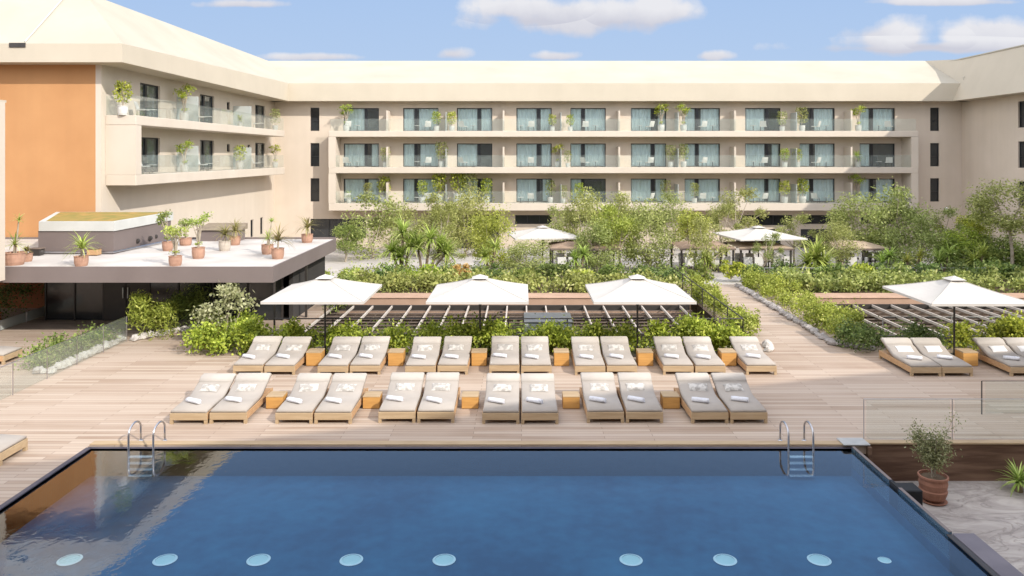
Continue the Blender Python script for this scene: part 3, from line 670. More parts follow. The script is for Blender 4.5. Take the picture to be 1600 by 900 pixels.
mb = MB(); mb.lathe([(.10,0),(.10,.35),(.02,.4)], 10, (32.35,56.1,11.6)); mb.build('spout', M['roof_cream'], rw, True)
mb = MB(); mb.lathe([(.02,-.1),(.14,0),(.14,.12),(.02,.18)], 14, (X(1477,DW),DW-.15,Z(327,DW))); o = mb.build('wall_lamp', M['white']); tag(o, 'small round white lamp on the shaded wall at right', 'wall lamp')

# --- the building the picture is taken from (casts the shade over the pool)
ob = empty('hotel_building', (0, -10, -1)); tag(ob, 'cream hotel block opposite the pool wing, standing behind the viewpoint', 'hotel building')
ob.rotation_euler = (0, 0, math.atan(.32))
mb = MB(); mb.box(-60, 60, -2, 6.5, -3, 16.5); mb.build('wall', M['render_wall'], ob)

# ------------------------------------------------------------------ pavilion with the planted roof
pv = empty('pavilion', (-14, 28, 0)); tag(pv, 'low pavilion with dark glazing under a flat white roof of potted plants', 'pavilion')
ZT, ZB, YC, XC = 2.55, 2.03, 25.2, -8.15
mb = MB(); mb.box(-24, XC-.06, YC+.06, 33.7, ZT-.12, ZT-.02); mb.build('roof', M['roof_gravel'], pv, True)
mb = MB(); mb.box(-24, XC, YC, YC+.06, ZB, ZT); mb.box(XC-.06, XC, YC+.061, 33.7, ZB, ZT); mb.box(-24, XC, 33.7, 33.76, ZB, ZT+.06); mb.build('fascia', M['taupe'], pv, True)
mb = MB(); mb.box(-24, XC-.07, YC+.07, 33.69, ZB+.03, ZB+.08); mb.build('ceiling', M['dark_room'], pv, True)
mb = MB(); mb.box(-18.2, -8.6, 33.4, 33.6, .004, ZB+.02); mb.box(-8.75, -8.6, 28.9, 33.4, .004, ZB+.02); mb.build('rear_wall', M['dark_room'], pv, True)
mb = MB(); mb.box(-24, -17.9, 31.2, 31.4, .004, ZB+.02); mb.build('side_wall', M['terracotta'], pv, True)
mb = MB()
for x in (-17.9, -16.8, -15.72, -14.0, -12.9, -11.6, -10.3, -9.0): mb.box(x-.03, x+.03, 28.86, 28.94, .004, ZB+.02)
mb.box(-17.87, -9.03, 28.87, 28.93, ZB-.08, ZB+.02); mb.build('glazing_frame', M['dark_metal'], pv, True)
mb = MB(); mb.box(-17.86, -15.75, 28.895, 28.905, .02, ZB-.08); mb.box(-13.97, -9.03, 28.895, 28.905, .02, ZB-.08); mb.build('glass_front', M['dark_glass'], pv, True)
for xa, xb, s in ((-15.69, -14.87, 1), (-14.85, -14.03, -1)):
    mb = MB(); mb.bbox(xa, xb, 28.86, 28.92, .01, ZB-.09, .01); o = mb.build('door', M['dark_metal'], pv, True)
    hx = xb-.08 if s == 1 else xa+.08
    mb = MB(); mb.tube([(hx,28.80,.85),(hx,28.80,1.25)], .025, 8); h_ = mb.build('handle', M['steel']); h_.parent = o; h_.matrix_parent_inverse = Matrix.Translation((14, -28, 0))
mb = MB(); mb.box(-16.9, -15.9, 29.6, 30.2, .004, .75); mb.build('reception_counter', M['parapet_white'], pv, True)
mb = MB(); mb.tube([(X(75,30.8),30.8,.004),(X(75,30.8),30.8,ZB)], .05, 10); mb.build('column', M['terracotta'], pv, True)
mb = MB(); mb.box(X(434,25.6)-.05, X(434,25.6)+.0, 25.3, 25.36, .004, ZB); mb.box(-8.3, -8.22, 29.4, 29.48, .004, ZB); mb.build('post', M['dark_metal'], pv, True)
# roof boxes
def prism(mb, pts, z0, z1):
    n = len(pts)
    mb.quad(*[(x,y,z1) for x,y in pts]); mb.quad(*[(x,y,z0) for x,y in pts][::-1])
    for i in range(n):
        a, b_ = pts[i], pts[(i+1)%n]; mb.quad((a[0],a[1],z0),(b_[0],b_[1],z0),(b_[0],b_[1],z1),(a[0],a[1],z1))
rb_ = empty('roof_lantern', (-16.5, 31, ZT)); tag(rb_, 'long taupe box with white band and yellowed green top on pavilion roof', 'roof structure')
fp = [(-18.0,28.6),(-15.2,28.6),(-15.25,33.4),(-20.2,33.4)]; fo = [(-17.95,28.55),(-15.14,28.55),(-15.19,33.5),(-20.3,33.5)]
mb = MB(); prism(mb, fp, ZT-.02, ZT+.84); mb.build('body', M['taupe'], rb_, True)
mb = MB(); prism(mb, fo, ZT+.842, ZT+1.19); mb.build('parapet', M['parapet_white'], rb_, True)
mb = MB(); prism(mb, [(-17.8,28.75),(-15.3,28.75),(-15.35,33.3),(-20,33.3)], ZT+1.192, ZT+1.20); mb.build('planted_top', M['green_roof'], rb_, True)
mb = MB(); mb.tube([(-18.1,28.5,ZT+.06),(-15.15,28.5,ZT+.06),(-15.0,31,ZT+.06),(-14.9,33,ZT+.06)], .035, 6); mb.build('pipe', M['steel'], rb_, True)
rb2 = empty('roof_hatch', (-13, 33.3, ZT)); tag(rb2, 'small taupe box with sloping top near the back of pavilion roof', 'roof structure')
mb = MB(); prism(mb, [(-13.9,32.9),(-12.1,32.9),(-12.1,33.6),(-13.9,33.6)], ZT-.02, ZT+.45); mb.build('body', M['taupe'], rb2, True)
mb = MB(); mb.quad((-14.0,32.8,ZT+.455),(-12.0,32.8,ZT+.455),(-12.0,33.65,ZT+.7),(-13.7,33.65,ZT+.7)); mb.quad((-12.0,32.8,ZT+.45),(-12.0,33.65,ZT+.45),(-12.0,33.65,ZT+.7)); mb.build('lid', M['lid'], rb2, True)
for i, (px, D) in enumerate(((212, 30.4), (232, 31.4), (240, 32))):
    x = X(px, D); e = empty('spot_lamp', (x, D, ZT))
    mb = MB(); mb.tube([(0,0,0),(0,0,.16)], .03, 6); mb.build('stem', M['dark_metal'], e)
    mb = MB(); mb.tube([(-.12,0,.17),(.05,.0,.26),(.14,0,.30)], [.10,.10,.07], 10); mb.build('lamp_head', M['dark_metal'], e)
    tag(e, '%s small dark spot lamp from the left beside the taupe roof box' % ORD[i], 'spot lamp', 'spot lamps on the pavilion roof')
for i, (px, D) in enumerate(((147, 28.2), (58, 28.2))):
    e = empty('roof_clutter', (X(px,D), D, ZT)); tag(e, ('brown upturned wooden crate' if i == 0 else 'dark small equipment case')+' on the white pavilion roof', 'crate')
    mb = MB(); mb.bbox(-.2, .2, -.15, .15, 0, .22, .02); mb.build('body', M['teak'] if i == 0 else M['dark_metal'], e); mb = MB(); mb.bbox(-.22, .22, -.17, .17, .222, .26, .01); mb.build('lid', M['batten'], e)

# ------------------------------------------------------------------ foliage builders
def crown_mb(seed, n, rx, ry, rz, L, W, clumps=14, spread=.34, hollow=.35):
    rr = random.Random(seed); mb = MB(); cs = []
    for k in range(clumps):
        while True:
            p = Vector((rr.uniform(-1,1), rr.uniform(-1,1), rr.uniform(-1,1)))
            if hollow < p.length < .95: break
        cs.append((p, rr.uniform(.55,1.25)*spread))
    for k in range(n):
        c_, s_ = rr.choice(cs)
        q = Vector((rr.gauss(0,.5), rr.gauss(0,.5), rr.gauss(0,.42)))
        if q.length > 1.3: q *= .6
        q = c_+q*s_*1.3
        mb.leaf((q.x*rx, q.y*ry, q.z*rz), L*rr.uniform(.6,1.3), W*rr.uniform(.7,1.2), rr)
    return mb, [c_ for c_, _ in cs]
CR = {}
def tree(name, px, pyc, D, hwx, hhz, lm, label, sparse=False, leaf=(.16,.07), n=2600, lean=0.0, fork=None):
    hwx *= 1.18; hhz *= 1.12
    x = X(px, D); zb = gz(D) if D > 34 else 0; zc = Z(pyc, D); rx = hwx*D/F; rz = hhz*D/F
    t = empty(name, (x+lean, D, zb)); h = zc-zb
    key = (lm, sparse, random.randint(0,1), leaf, n)
    sx_ = rx; sz_ = rz
    if key not in CR:
        mb, cs = crown_mb(len(CR)*13+5, n, 1, 1, 1, leaf[0]/1.9, leaf[1]/1.9, 10 if sparse else 18, .30 if sparse else .34)
        CR[key] = (mb, cs, None)
    mb, cs, me = CR[key]
    if me is None:
        o = mb.build('crown', M[lm]); CR[key] = (mb, cs, o.data); cr_ = o
    else:
        cr_ = bpy.data.objects.new('crown', me); col.objects.link(cr_)
    cr_.parent = t; cr_.location = (-lean, 0, h); cr_.scale = (sx_, sx_, sz_); cr_.rotation_euler = (0, 0, random.uniform(-.5,.5))
    tk = MB(); r0 = .055+.012*h; fk = max(.25, h-rz*.9)
    top = Vector((-lean*.5, 0, fk)); mid = Vector((random.uniform(-.08,.08), 0, fk*.5))
    tk.tube([(0,0,-.05), tuple(mid), tuple(top)], [r0, r0*.85, r0*.75], 8)
    for c_ in cs[:9]:
        e = Vector((c_.x*sx_-lean, c_.y*sx_, h+c_.z*sz_)); m_ = top.lerp(e, .5)+Vector((random.uniform(-.1,.1), random.uniform(-.1,.1), .08))
        tk.tube([tuple(top-Vector((0,0,.04))), tuple(m_), tuple(e)], [r0*.5, r0*.32, r0*.12], 5)
    tk.build('trunk', M['bark'], t)
    tag(t, label, 'tree', 'trees in the garden'); return t
def rosette(mb, p, n, L, W, droop=.7, lo=-.3, hi=1.4, rr=random):
    for k in range(n):
        mb.blade(p, rr.uniform(0, 6.28), rr.uniform(lo, hi), L*rr.uniform(.7,1.1), W, droop*rr.uniform(.6,1.4))
def yucca(px, pyb_z, D, stems, label, L=.6, W=.06, lm='leaf_yucca', n=60, name='yucca_tree', cat='yucca'):
    x = X(px, D); zb = gz(D) if D > 34 else pyb_z; t = empty(name, (x, D, zb)); tk = MB(); lf = MB()
    for (dx, h) in stems:
        dy = random.uniform(-.4,.4)*abs(dx); tk.tube([(dx*.25, dy*.2, -.03), (dx*.6, dy*.6, h*.55), (dx, dy, h)], [.09,.07,.055], 7)
        rosette(lf, Vector((dx, dy, h)), n, L, W)
    tk.build('trunk', M['bark_yucca'], t); lf.build('foliage', M[lm], t); tag(t, label, cat, 'yuccas in the garden'); return t

def pot_mb(r, h, n=16):
    mb = MB(); mb.lathe([(r*.82,0),(r*.95,h*.25),(r,h*.6),(r*.97,h*.92),(r*1.04,h*.93),(r*1.04,h),(r*.9,h),(r*.86,h*.88),(0.01,h*.88)], n); return mb
def potted(kind, seed, pr=.2, ph=.3, potm='pot', lm='leaf_yucca', H=1.0, name='potted_plant'):
    rr = random.Random(seed); t = empty(name, (0,0,0)); pot_mb(pr, ph).build('pot', M[potm], t, smooth=False)
    st = MB(); lf = MB()
    if kind == 'spiky':
        st.tube([(0,0,ph*.8),(0.02,0,ph+H*.25)], [.04,.03], 6); rosette(lf, Vector((0.02,0,ph+H*.25)), 70, H*.75, .045, .9, -.2, 1.4, rr)
    elif kind == 'double':
        st.tube([(0,0,ph*.8),(0.02,0,ph+H*.2)], [.04,.03], 6); rosette(lf, Vector((0.02,0,ph+H*.2)), 46, H*.5, .035, .7, -.1, 1.4, rr)
        st.tube([(0.05,0,ph*.8),(.14,.02,ph+H*.85)], [.03,.02], 6); rosette(lf, Vector((.14,.02,ph+H*.85)), 36, H*.28, .03, .7, -.2, 1.4, rr)
    elif kind == 'branch':      # bare branching stems with tufts
        for k in range(5):
            a = rr.uniform(0,6.28); hh = H*rr.uniform(.65,1); e = Vector((math.cos(a)*.22*H, math.sin(a)*.22*H, ph+hh))
            st.tube([(0,0,ph*.8), tuple(Vector((e.x*.3,e.y*.3,ph+hh*.5))), tuple(e)], [.03,.022,.012], 5)
            for q in range(70): lf.leaf(e+Vector((rr.gauss(0,.09),rr.gauss(0,.09),rr.gauss(0,.06))), .10, .045, rr)
        for q in range(40): lf.leaf(Vector((rr.gauss(0,.07),rr.gauss(0,.07),ph+.08+rr.random()*.1)), .10, .045, rr)
    elif kind == 'bush':
        for k in range(4): st.tube([(0,0,ph*.8),(rr.uniform(-.12,.12),rr.uniform(-.12,.12),ph+H*.6)], [.015,.008], 5)
        for q in range(330):
            th = rr.uniform(0,6.28); ra = rr.random()**.5*H*.36; z = rr.random()
            lf.leaf((math.cos(th)*ra*(1-.5*abs(z-.5)), math.sin(th)*ra*(1-.5*abs(z-.5)), ph+H*(.12+.85*z)), .11, .05, rr)
    st.build('stem', M['bark'], t); lf.build('foliage', M[lm], t)
    return t

# potted plants on the pavilion roof
RP = [('double', 22, 25.8, .34, .42, 'pot', 'leaf_yucca', 1.25, 'big terracotta pot with a tall double headed yucca at the roof left end'),
      ('spiky', 41, 26.6, .20, .28, 'pot', 'leaf_warm', .35, 'small terracotta pot with low reddish plant just behind the leftmost big yucca pot'),
      ('spiky', 127, 25.55, .22, .33, 'pot', 'leaf_yucca', 1.0, 'terracotta pot with arching spiky plant in front of the taupe roof box'),
      ('branch', 274, 25.6, .21, .33, 'pot', 'leaf_yucca', .95, 'terracotta pot with thin stemmed leafy plant at the front edge, middle of the roof'),
      ('branch', 262, 29.6, .20, .36, 'pot', 'leaf_mid', 1.15, 'terracotta pot with tall tufted plant close to the taupe box right end'),
      ('branch', 290, 31.4, .24, .30, 'pot', 'leaf_pale', .7, 'faded terracotta pot with sparse plant at the back of the roof'),
      ('branch', 310, 27.4, .22, .40, 'pot', 'leaf_yucca', 1.25, 'square looking terracotta pot with tall bare stem and round leafy head'),
      ('spiky', 351, 29.6, .22, .40, 'pot_pale', 'leaf_warm', .85, 'pale stone pot with olive brown spiky plant in the roof middle'),
      ('spiky', 367, 31.5, .22, .36, 'pot', 'leaf_warm', .85, 'terracotta pot with spiky plant behind the pale stone pot'),
      ('double', 418, 28.6, .22, .36, 'pot', 'leaf_yucca', 1.0, 'round terracotta pot with tall green tufted plant, behind right group'),
      ('spiky', 434, 27.3, .22, .38, 'pot', 'leaf_warm', 1.05, 'terracotta pot with drooping reddish brown spiky plant nearest the roof corner'),
      ('spiky', 480, 32.4, .24, .36, 'pot', 'leaf_warm', 1.0, 'terracotta pot with wide spiky plant at the far right back of roof')]
for i, (k, px, D, pr, ph, pm, lm, H, lb) in enumerate(RP):
    o = potted(k, i+40, pr, ph, pm, lm, H); o.location = (X(px, D), D, ZT-.02); tag(o, lb, 'potted plant', 'potted plants on the pavilion roof')

# ------------------------------------------------------------------ balcony life
bp = [Proto(potted('bush', 101, .18, .35, 'pot_white', 'leaf_hedge', .95)), Proto(potted('bush', 102, .18, .35, 'pot_white', 'leaf_olive', 1.1)),
      Proto(potted('branch', 103, .18, .35, 'pot_white', 'leaf_hedge', 1.05)), Proto(potted('spiky', 104, .18, .35, 'pot_white', 'leaf_yucca', .9))]
bal = {2: [(541,2,1.15),(682,0,1.0),(706,0,1.0),(863,0,.85),(891,0,.85),(1033,2,1.2),(1068,2,1.15),(1222,1,.9),(1253,1,1.1),(1341,2,1.1)],
       1: [(602,1,.9),(690,1,1.15),(871,2,1.0),(887,1,.75),(1048,1,1.0),(1068,1,1.05),(1226,0,.95),(1246,0,.95),(1340,3,1.05)],
       0: [(600,0,1.2),(686,0,1.4),(716,0,1.5),(735,1,1.2),(860,1,.9),(880,1,.7),(1040,1,.9),(1226,0,1.0),(1254,0,1.1),(1340,2,1.1),(545,3,.7),(575,1,.8),(660,0,1.0),(760,0,1.1),(905,0,.9),(1085,1,.8)]}
fn = {2: 'top', 1: 'middle', 0: 'lowest'}
for f in (2, 1, 0):
    for i, (px, k, s) in enumerate(sorted(bal[f])):
        D = 56.5 + (i % 3)*.15
        bp[k].put((X(px, D), D, FL[f]+.002), random.uniform(0, 6), s*(1.15 if f else 1.3), label='potted green plant, %s from the left on the %s balcony row of the long wing' % (ORD[i], fn[f]), cat='potted plant', group='plants on the hotel balconies')
lb_ = {2: [(192,0,1.2),(288,2,1.3),(375,3,.8),(430,1,1.1)], 1: [(288,2,1.1),(375,0,1.2),(430,2,1.1)]}
for f in (2, 1):
    for i, (px, k, s) in enumerate(lb_[f]):
        y = 17.75*F/(815-px)
        bp[k].put((-17.75, y, FL[f]+.002), random.uniform(0, 6), s*1.0, label='potted green plant, %s from the left on the %s balcony of the left wing' % (ORD[i], 'upper' if f == 2 else 'lower'), cat='potted plant', group='plants on the left wing balconies')
def chair():
    t = empty('balcony_chair', (0,0,0))
    b = MB(); b.bbox(-.26,.26,-.25,.25,.36,.42,.015); b.build('seat', M['chair_white'], t)
    b = MB(); b.quad((-.26,.22,.42),(.26,.22,.42),(.24,.36,.82),(-.24,.36,.82)); b.quad((-.26,.25,.42),(-.24,.39,.82),(.24,.39,.82),(.26,.25,.42)); b.build('backrest', M['chair_white'], t)
    for sx_ in (-.23,.23):
        for sy_ in (-.22,.22): b = MB(); b.tube([(sx_,sy_,.0),(sx_*.95,sy_*.95,.37)], .015, 5); b.build('leg', M['dark_metal'], t)
    return t
def stable():
    t = empty('balcony_table', (0,0,0)); b = MB(); b.lathe([(.24,.44),(.24,.47),(.01,.47)], 16); b.build('table_top', M['chair_white'], t)
    b = MB(); b.tube([(0,0,.01),(0,0,.44)], .025, 6); b.lathe([(.15,0),(.15,.02),(.02,.03)], 12); b.build('pedestal', M['dark_metal'], t); return t
CH = Proto(chair()); ST = Proto(stable())
chp = [553, 657, 734, 819, 925, 1004, 1108, 1182, 1285, 1378]
for f in (2, 1, 0):
    for i, px in enumerate(chp):
        x = X(px, 56.6); s = 1 if i % 2 == 0 else -1
        CH.put((x-.5*s, 56.6, FL[f]+.002), R(180+random.uniform(-50,50)), .9, label='white lounge chair on the %s balcony row, %s room from the left' % (fn[f], ORD[i]), cat='chair', group='chairs on the hotel balconies')
        ST.put((x+.25*s, 56.55, FL[f]+.002), 0, .9, label='small round table on the %s balcony row, %s room from the left' % (fn[f], ORD[i]), cat='table', group='tables on the hotel balconies')
for f in (2, 1):
    for i, (a, b_) in enumerate(lwin):
        y = 17.75*F/(815-(a+b_)/2)
        CH.put((-17.75, y-.7, FL[f]+.002), R(random.uniform(60,120)), .9, label='white lounge chair on the %s left wing balcony, %s door from the left' % ('upper' if f == 2 else 'lower', ORD[i]), cat='chair', group='chairs on the left wing balconies')
        ST.put((-17.75, y+.2, FL[f]+.002), 0, .9, label='small round table on the %s left wing balcony, %s door from the left' % ('upper' if f == 2 else 'lower', ORD[i]), cat='table', group='tables on the left wing balconies')

# ------------------------------------------------------------------ loungers
def lounger():
    t = empty('sun_lounger', (0,0,0)); W_ = .43
    b = MB(); b.bbox(-W_, W_, 0, .035, .09, .25, .006); b.build('front_panel', M['teak_light'], t)
    for s in (-1, 1):
        b = MB(); x0, x1 = sorted((s*W_, s*(W_-.035))); b.bbox(x0, x1, .037, 1.95, .09, .25, .006); b.build('side_rail', M['teak'], t)
    b = MB(); b.box(-W_+.036, W_-.036, .04, 1.94, .215, .24); b.build('slat_base', M['teak'], t)
    for x in (-W_+.001, W_-.071):
        for y in (.002, 1.88): b = MB(); b.box(x, x+.07, y, y+.07, 0, .088); b.build('leg', M['teak_light'], t)
    prof = [(.02,.255),(.55,.252),(.98,.255),(1.12,.275),(1.25,.32),(1.42,.40),(1.58,.475)]
    prof2 = [(1.585,.478),(1.72,.54),(1.86,.595)]
    def pad(prof, th, name, m, w):
        b = MB(); n = len(prof)
        xs_ = [-w, -w+.03, w-.03, w]
        top = []; bot = []
        for k, (y, z) in enumerate(prof):
            a = prof[max(0,k-1)]; c_ = prof[min(n-1,k+1)]; L_ = math.hypot(c_[0]-a[0], c_[1]-a[1]); nx, nz_ = -(c_[1]-a[1])/L_, (c_[0]-a[0])/L_
            ed = .6 if k in (0, n-1) else 1
            top.append([(x, y+nx*th*(e_*ed), z+nz_*th*(e_*ed)) for x, e_ in zip(xs_, (.7,1,1,.7))]); bot.append([(x, y, z) for x in xs_])
        i0 = len(b.v)
        for r in top: b.v += r
        for r in bot: b.v += r
        I = lambda s_, k, j: i0+(s_*n+k)*4+j
        for k in range(n-1):
            for j in range(3): b.f.append((I(0,k,j),I(0,k,j+1),I(0,k+1,j+1),I(0,k+1,j))); b.f.append((I(1,k,j),I(1,k+1,j),I(1,k+1,j+1),I(1,k,j+1)))
            b.f.append((I(1,k,0),I(0,k,0),I(0,k+1,0),I(1,k+1,0))); b.f.append((I(1,k,3),I(1,k+1,3),I(0,k+1,3),I(0,k,3)))
        for k in (0, n-1):
            for j in range(3): b.f.append((I(1,k,j),I(1,k,j+1),I(0,k,j+1),I(0,k,j)))
        return b.build(name, m, t, smooth=True)
    pad(prof, .10, 'mattress', M['cushion'], .415)
    pad(prof2, .115, 'head_cushion', M['cushion_top'], .42)
    b = MB(); b.quad((-.40,1.10,.245),(.40,1.10,.245),(.40,1.86,.575),(-.40,1.86,.575)); b.quad((-.40,1.10,.235),(-.40,1.86,.56),(.40,1.86,.56),(.40,1.10,.235)); b.build('backrest_board', M['teak'], t)
    b = MB(); b.tube([(-.3,1.6,.22),(-.3,1.78,.53)], .018, 5); b.tube([(.3,1.6,.22),(.3,1.78,.53)], .018, 5); b.build('backrest_prop', M['teak'], t)
    return t
LG = Proto(lounger())
def pillow(mname, name):
    t = MB(); nx, ny = 8, 6; 
    for s in (1, -1):
        i = len(t.v)
        for a in range(nx+1):
            for b_ in range(ny+1):
                u_, v_ = a/nx*2-1, b_/ny*2-1; h = .055*((1-u_**4)*(1-v_**4))**.5; pinch = 1-.06*(1-abs(u_*v_))*0
                t.v.append((u_*.235*(1-.05*(1-v_*v_)), v_*.13*(1-.08*(1-u_*u_)), s*h))
        for a in range(nx):
            for b_ in range(ny):
                q = [i+a*(ny+1)+b_, i+(a+1)*(ny+1)+b_, i+(a+1)*(ny+1)+b_+1, i+a*(ny+1)+b_+1]; t.f.append(tuple(q if s == 1 else q[::-1]))
    return t.build(name, M[mname], smooth=True)
def towel():
    b = MB(); n = 14
    prof = [(-.20,.045),(-.198,.062),(-.1,.066),(0,.064),(.1,.066),(.198,.062),(.20,.045)]
    b.tube([(x,0,0) for x, r in prof], [r for x, r in prof], n)
    # flap of the roll, squashed slightly
    b.v = [(x, y*1.05, z*.82) for x, y, z in b.v]
    i = len(b.v); b.box(-.197,.197,.0,.075,-.056,-.046)
    return b.build('rolled_towel', M['towel'], smooth=True)
PW = Proto(pillow('pillow', 'lounger_pillow')); PWW = Proto(pillow('pillow_white', 'lounger_pillow')); TW = Proto(towel())
def place_lounger(x, y, label, white=False, rz=0, tl=True):
    LG.put((x, y, 0), rz, 1.0, label='grey cushioned %s' % label, cat='sun lounger', group='wooden sun loungers on the pool deck')
    c_, s_ = math.cos(rz), math.sin(rz)
    def W3(lx, ly, lz): return (x+lx*c_-ly*s_, y+lx*s_+ly*c_, lz)
    p_ = (PWW if white else PW).put(W3(random.uniform(-.03,.05), 1.27, .455), rz, (1,1,1), label='cushion on %s' % label, cat='pillow', group='small cushions on the loungers')
    p_.rotation_euler = (R(27+random.uniform(-4,4)), 0, rz+R(random.uniform(-5,5)))
    if tl: 
        w_ = TW.put(W3(-.10+random.uniform(-.04,.04), .50+random.uniform(-.05,.05), .402), rz+R(-24+random.uniform(-7,7)), 1.0, label=('rolled towel on %s' % label).replace('whose foot end enters at', 'at'), cat='towel', group='rolled towels on the loungers')
YF, YBk = 17.76, 21.7
for i, px in enumerate([326, 490, 650, 813, 977, 1140]):
    x = X(px, YF)
    for s, nm in ((-1, 'left'), (1, 'right')):
        place_lounger(x+s*.452, YF+random.uniform(-.05,.05), '%s lounger of the %s pair from left, row nearest pool' % (nm, ORD[i]), rz=R(random.uniform(-.8,.8)))
for i, px in enumerate([412, 545, 682, 813, 947, 1085]):
    x = X(px, YBk)
    for s, nm in ((-1, 'left'), (1, 'right')):
        place_lounger(x+s*.452, YBk+random.uniform(-.05,.05), '%s lounger of the %s pair from left, row by hedge' % (nm, ORD[i]), rz=R(random.uniform(-.8,.8)))
place_lounger(X(1190, YBk), YBk, 'single lounger at the right end of the hedge row, beside the path')
xr = X(1472, YBk-.15)
for s, nm in ((-1, 'left'), (1, 'right')): place_lounger(xr+s*.44, YBk-.15, '%s lounger of the pair right of the garden path' % nm, True)
xr2 = X(1628, YBk-.15)
place_lounger(xr2-.44, YBk-.15, 'left lounger of the pair cut by the right picture edge', True)
place_lounger(xr2+.44, YBk-.15, 'right lounger of the pair cut by the right picture edge', True)
place_lounger(-10.4, 15.75, 'lounger at the left pool side whose foot end enters at the left edge', False, R(90))
place_lounger(-15.35, 23.2, 'lounger on the left terrace behind the glass railing', True, R(90), False)

# cube side tables
def cube_table():
    t = empty('side_table', (0,0,0)); b = MB(); b.bbox(-.205,.205,-.205,.205,0.01,.285,.008); b.build('body', M['teak_gold'], t)
    b = MB(); b.bbox(-.21,.21,-.21,.21,.287,.315,.008); b.build('table_top', M['teak_light'], t); return t
TB = Proto(cube_table())
for i, px in enumerate([432, 582, 735, 892, 1047]):
    TB.put((X(px, 18.95), 18.98, 0), 0, 1.0, label='golden wooden cube table, %s from the left in the row nearest the pool' % ORD[i], cat='side table', group='wooden cube tables between loungers')
for i, px in enumerate([493, 620, 749, 877, 1007, 1136, 1510]):
    lb = 'wooden cube table, %s from the left in the row by the hedge' % ORD[i] if i < 6 else 'wooden cube table beside the pair of loungers right of the path'
    TB.put((X(px, 22.8), 22.8, 0), 0, (1.08,1.08,1.35), label=lb, cat='side table', group='wooden cube tables between loungers')

# ------------------------------------------------------------------ parasols
def parasol():
    t = empty('parasol', (0,0,0)); h = 1.5; ze, zp = 1.93, 2.43
    b = MB(); n = 10
    for sgn, off in ((1, 0), (-1, -.014)):
        for q in range(4):
            a = q*math.pi/2; ca, sa = math.cos(a), math.sin(a)
            grid = []
            for i in range(n+1):
                r = i/n; row = []
                for j in range(n+1):
                    s_ = (j/n*2-1); x_, y_ = s_*h*r, -h*r
                    sag = -.10*math.sin(math.pi*r)*(1-abs(s_)**2) - .05*math.sin(math.pi*r)
                    edge = -.02*(1-s_*s_)*(1 if i == n else 0)
                    row.append((x_*ca-y_*sa, x_*sa+y_*ca, zp+(ze-zp)*r+sag*.5+off))
                grid.append(row)
            k0 = len(b.v)
            for row in grid: b.v += row
            for i in range(n):
                for j in range(n):
                    f_ = (k0+i*(n+1)+j, k0+(i+1)*(n+1)+j, k0+(i+1)*(n+1)+j+1, k0+i*(n+1)+j+1); b.f.append(f_ if sgn > 0 else f_[::-1])
    b.build('canopy', M['canvas'], t)
    b = MB()
    for q in range(4):
        a = q*math.pi/2; ca, sa = math.cos(a), math.sin(a)
        P_ = lambda x_, y_, z_: (x_*ca-y_*sa, x_*sa+y_*ca, z_)
        b.quad(P_(-h,-h-.002,ze), P_(h,-h-.002,ze), P_(h,-h-.002,ze-.07), P_(-h,-h-.002,ze-.07))
    b.build('valance', M['canvas'], t)
    b = MB(); b.quad((-.25,-.25,zp-.03),(.25,-.25,zp-.03),(0,0,zp+.08)); b.quad((.25,-.25,zp-.03),(.25,.25,zp-.03),(0,0,zp+.08)); b.quad((.25,.25,zp-.03),(-.25,.25,zp-.03),(0,0,zp+.08)); b.quad((-.25,.25,zp-.03),(-.25,-.25,zp-.03),(0,0,zp+.08))
    b.build('vent_cap', M['canvas'], t)
    b = MB()
    for q in range(4):
        a = q*math.pi/2+math.pi/4; pts = []
        for k in range(9):
            r = k/8; pts.append((math.cos(a)*h*1.4142*r, math.sin(a)*h*1.4142*r, zp+(ze-zp)*r-.025*math.sin(math.pi*r)+.004))
        b.tube(pts, .010, 4)
    b.build('seam', M['seam'], t)
    b = MB(); b.tube([(0,0,.02),(0,0,zp+.05)], .03, 10); b.build('pole', M['dark_metal'], t)
    for q in range(8):
        a = q*math.pi/4+math.pi/4; L_ = h*(math.sqrt(2) if q % 2 == 0 else 1)*.98
        b = MB(); b.tube([(0,0,zp-.10),(math.cos(a)*L_*.5,math.sin(a)*L_*.5,(zp+ze)/2-.125),(math.cos(a)*L_,math.sin(a)*L_,ze-.06)], .012, 5); b.build('rib', M['dark_metal'], t)
    b = MB(); b.lathe([(.05,0),(.05,.12),(.01,.13)], 10, (0,0,1.55)); b.build('hub', M['dark_metal'], t)
    b = MB(); b.bbox(-.3,.3,-.3,.3,.002,.07,.01); b.build('base', M['dark_metal'], t)
    return t
UM = Proto(parasol())
pl = []
for i, (px, D) in enumerate(((508,23.9),(750,23.9),(996,23.9),(1491,23.6))):
    lb = ['leftmost large ivory parasol by the hedge, next to the pavilion', 'second large ivory parasol from the left, above the hedge row', 'third large ivory parasol from left, near the garden path corner', 'large ivory parasol over the loungers right of the path'][i]
    UM.put((X(px, D), D, 0), 0, 1.0, label=lb, cat='parasol', group='large ivory parasols along the hedge')
for i, (px, D, s) in enumerate(((848,45,(1.25,1.25,.98)),(1185,44,(1.3,1.3,1.0)))):
    UM.put((X(px, D), D, gz(D)), R(8), s, label='ivory parasol in the %s of the back garden between trees' % ('middle' if i == 0 else 'right half'), cat='parasol', group='parasols in the back garden')

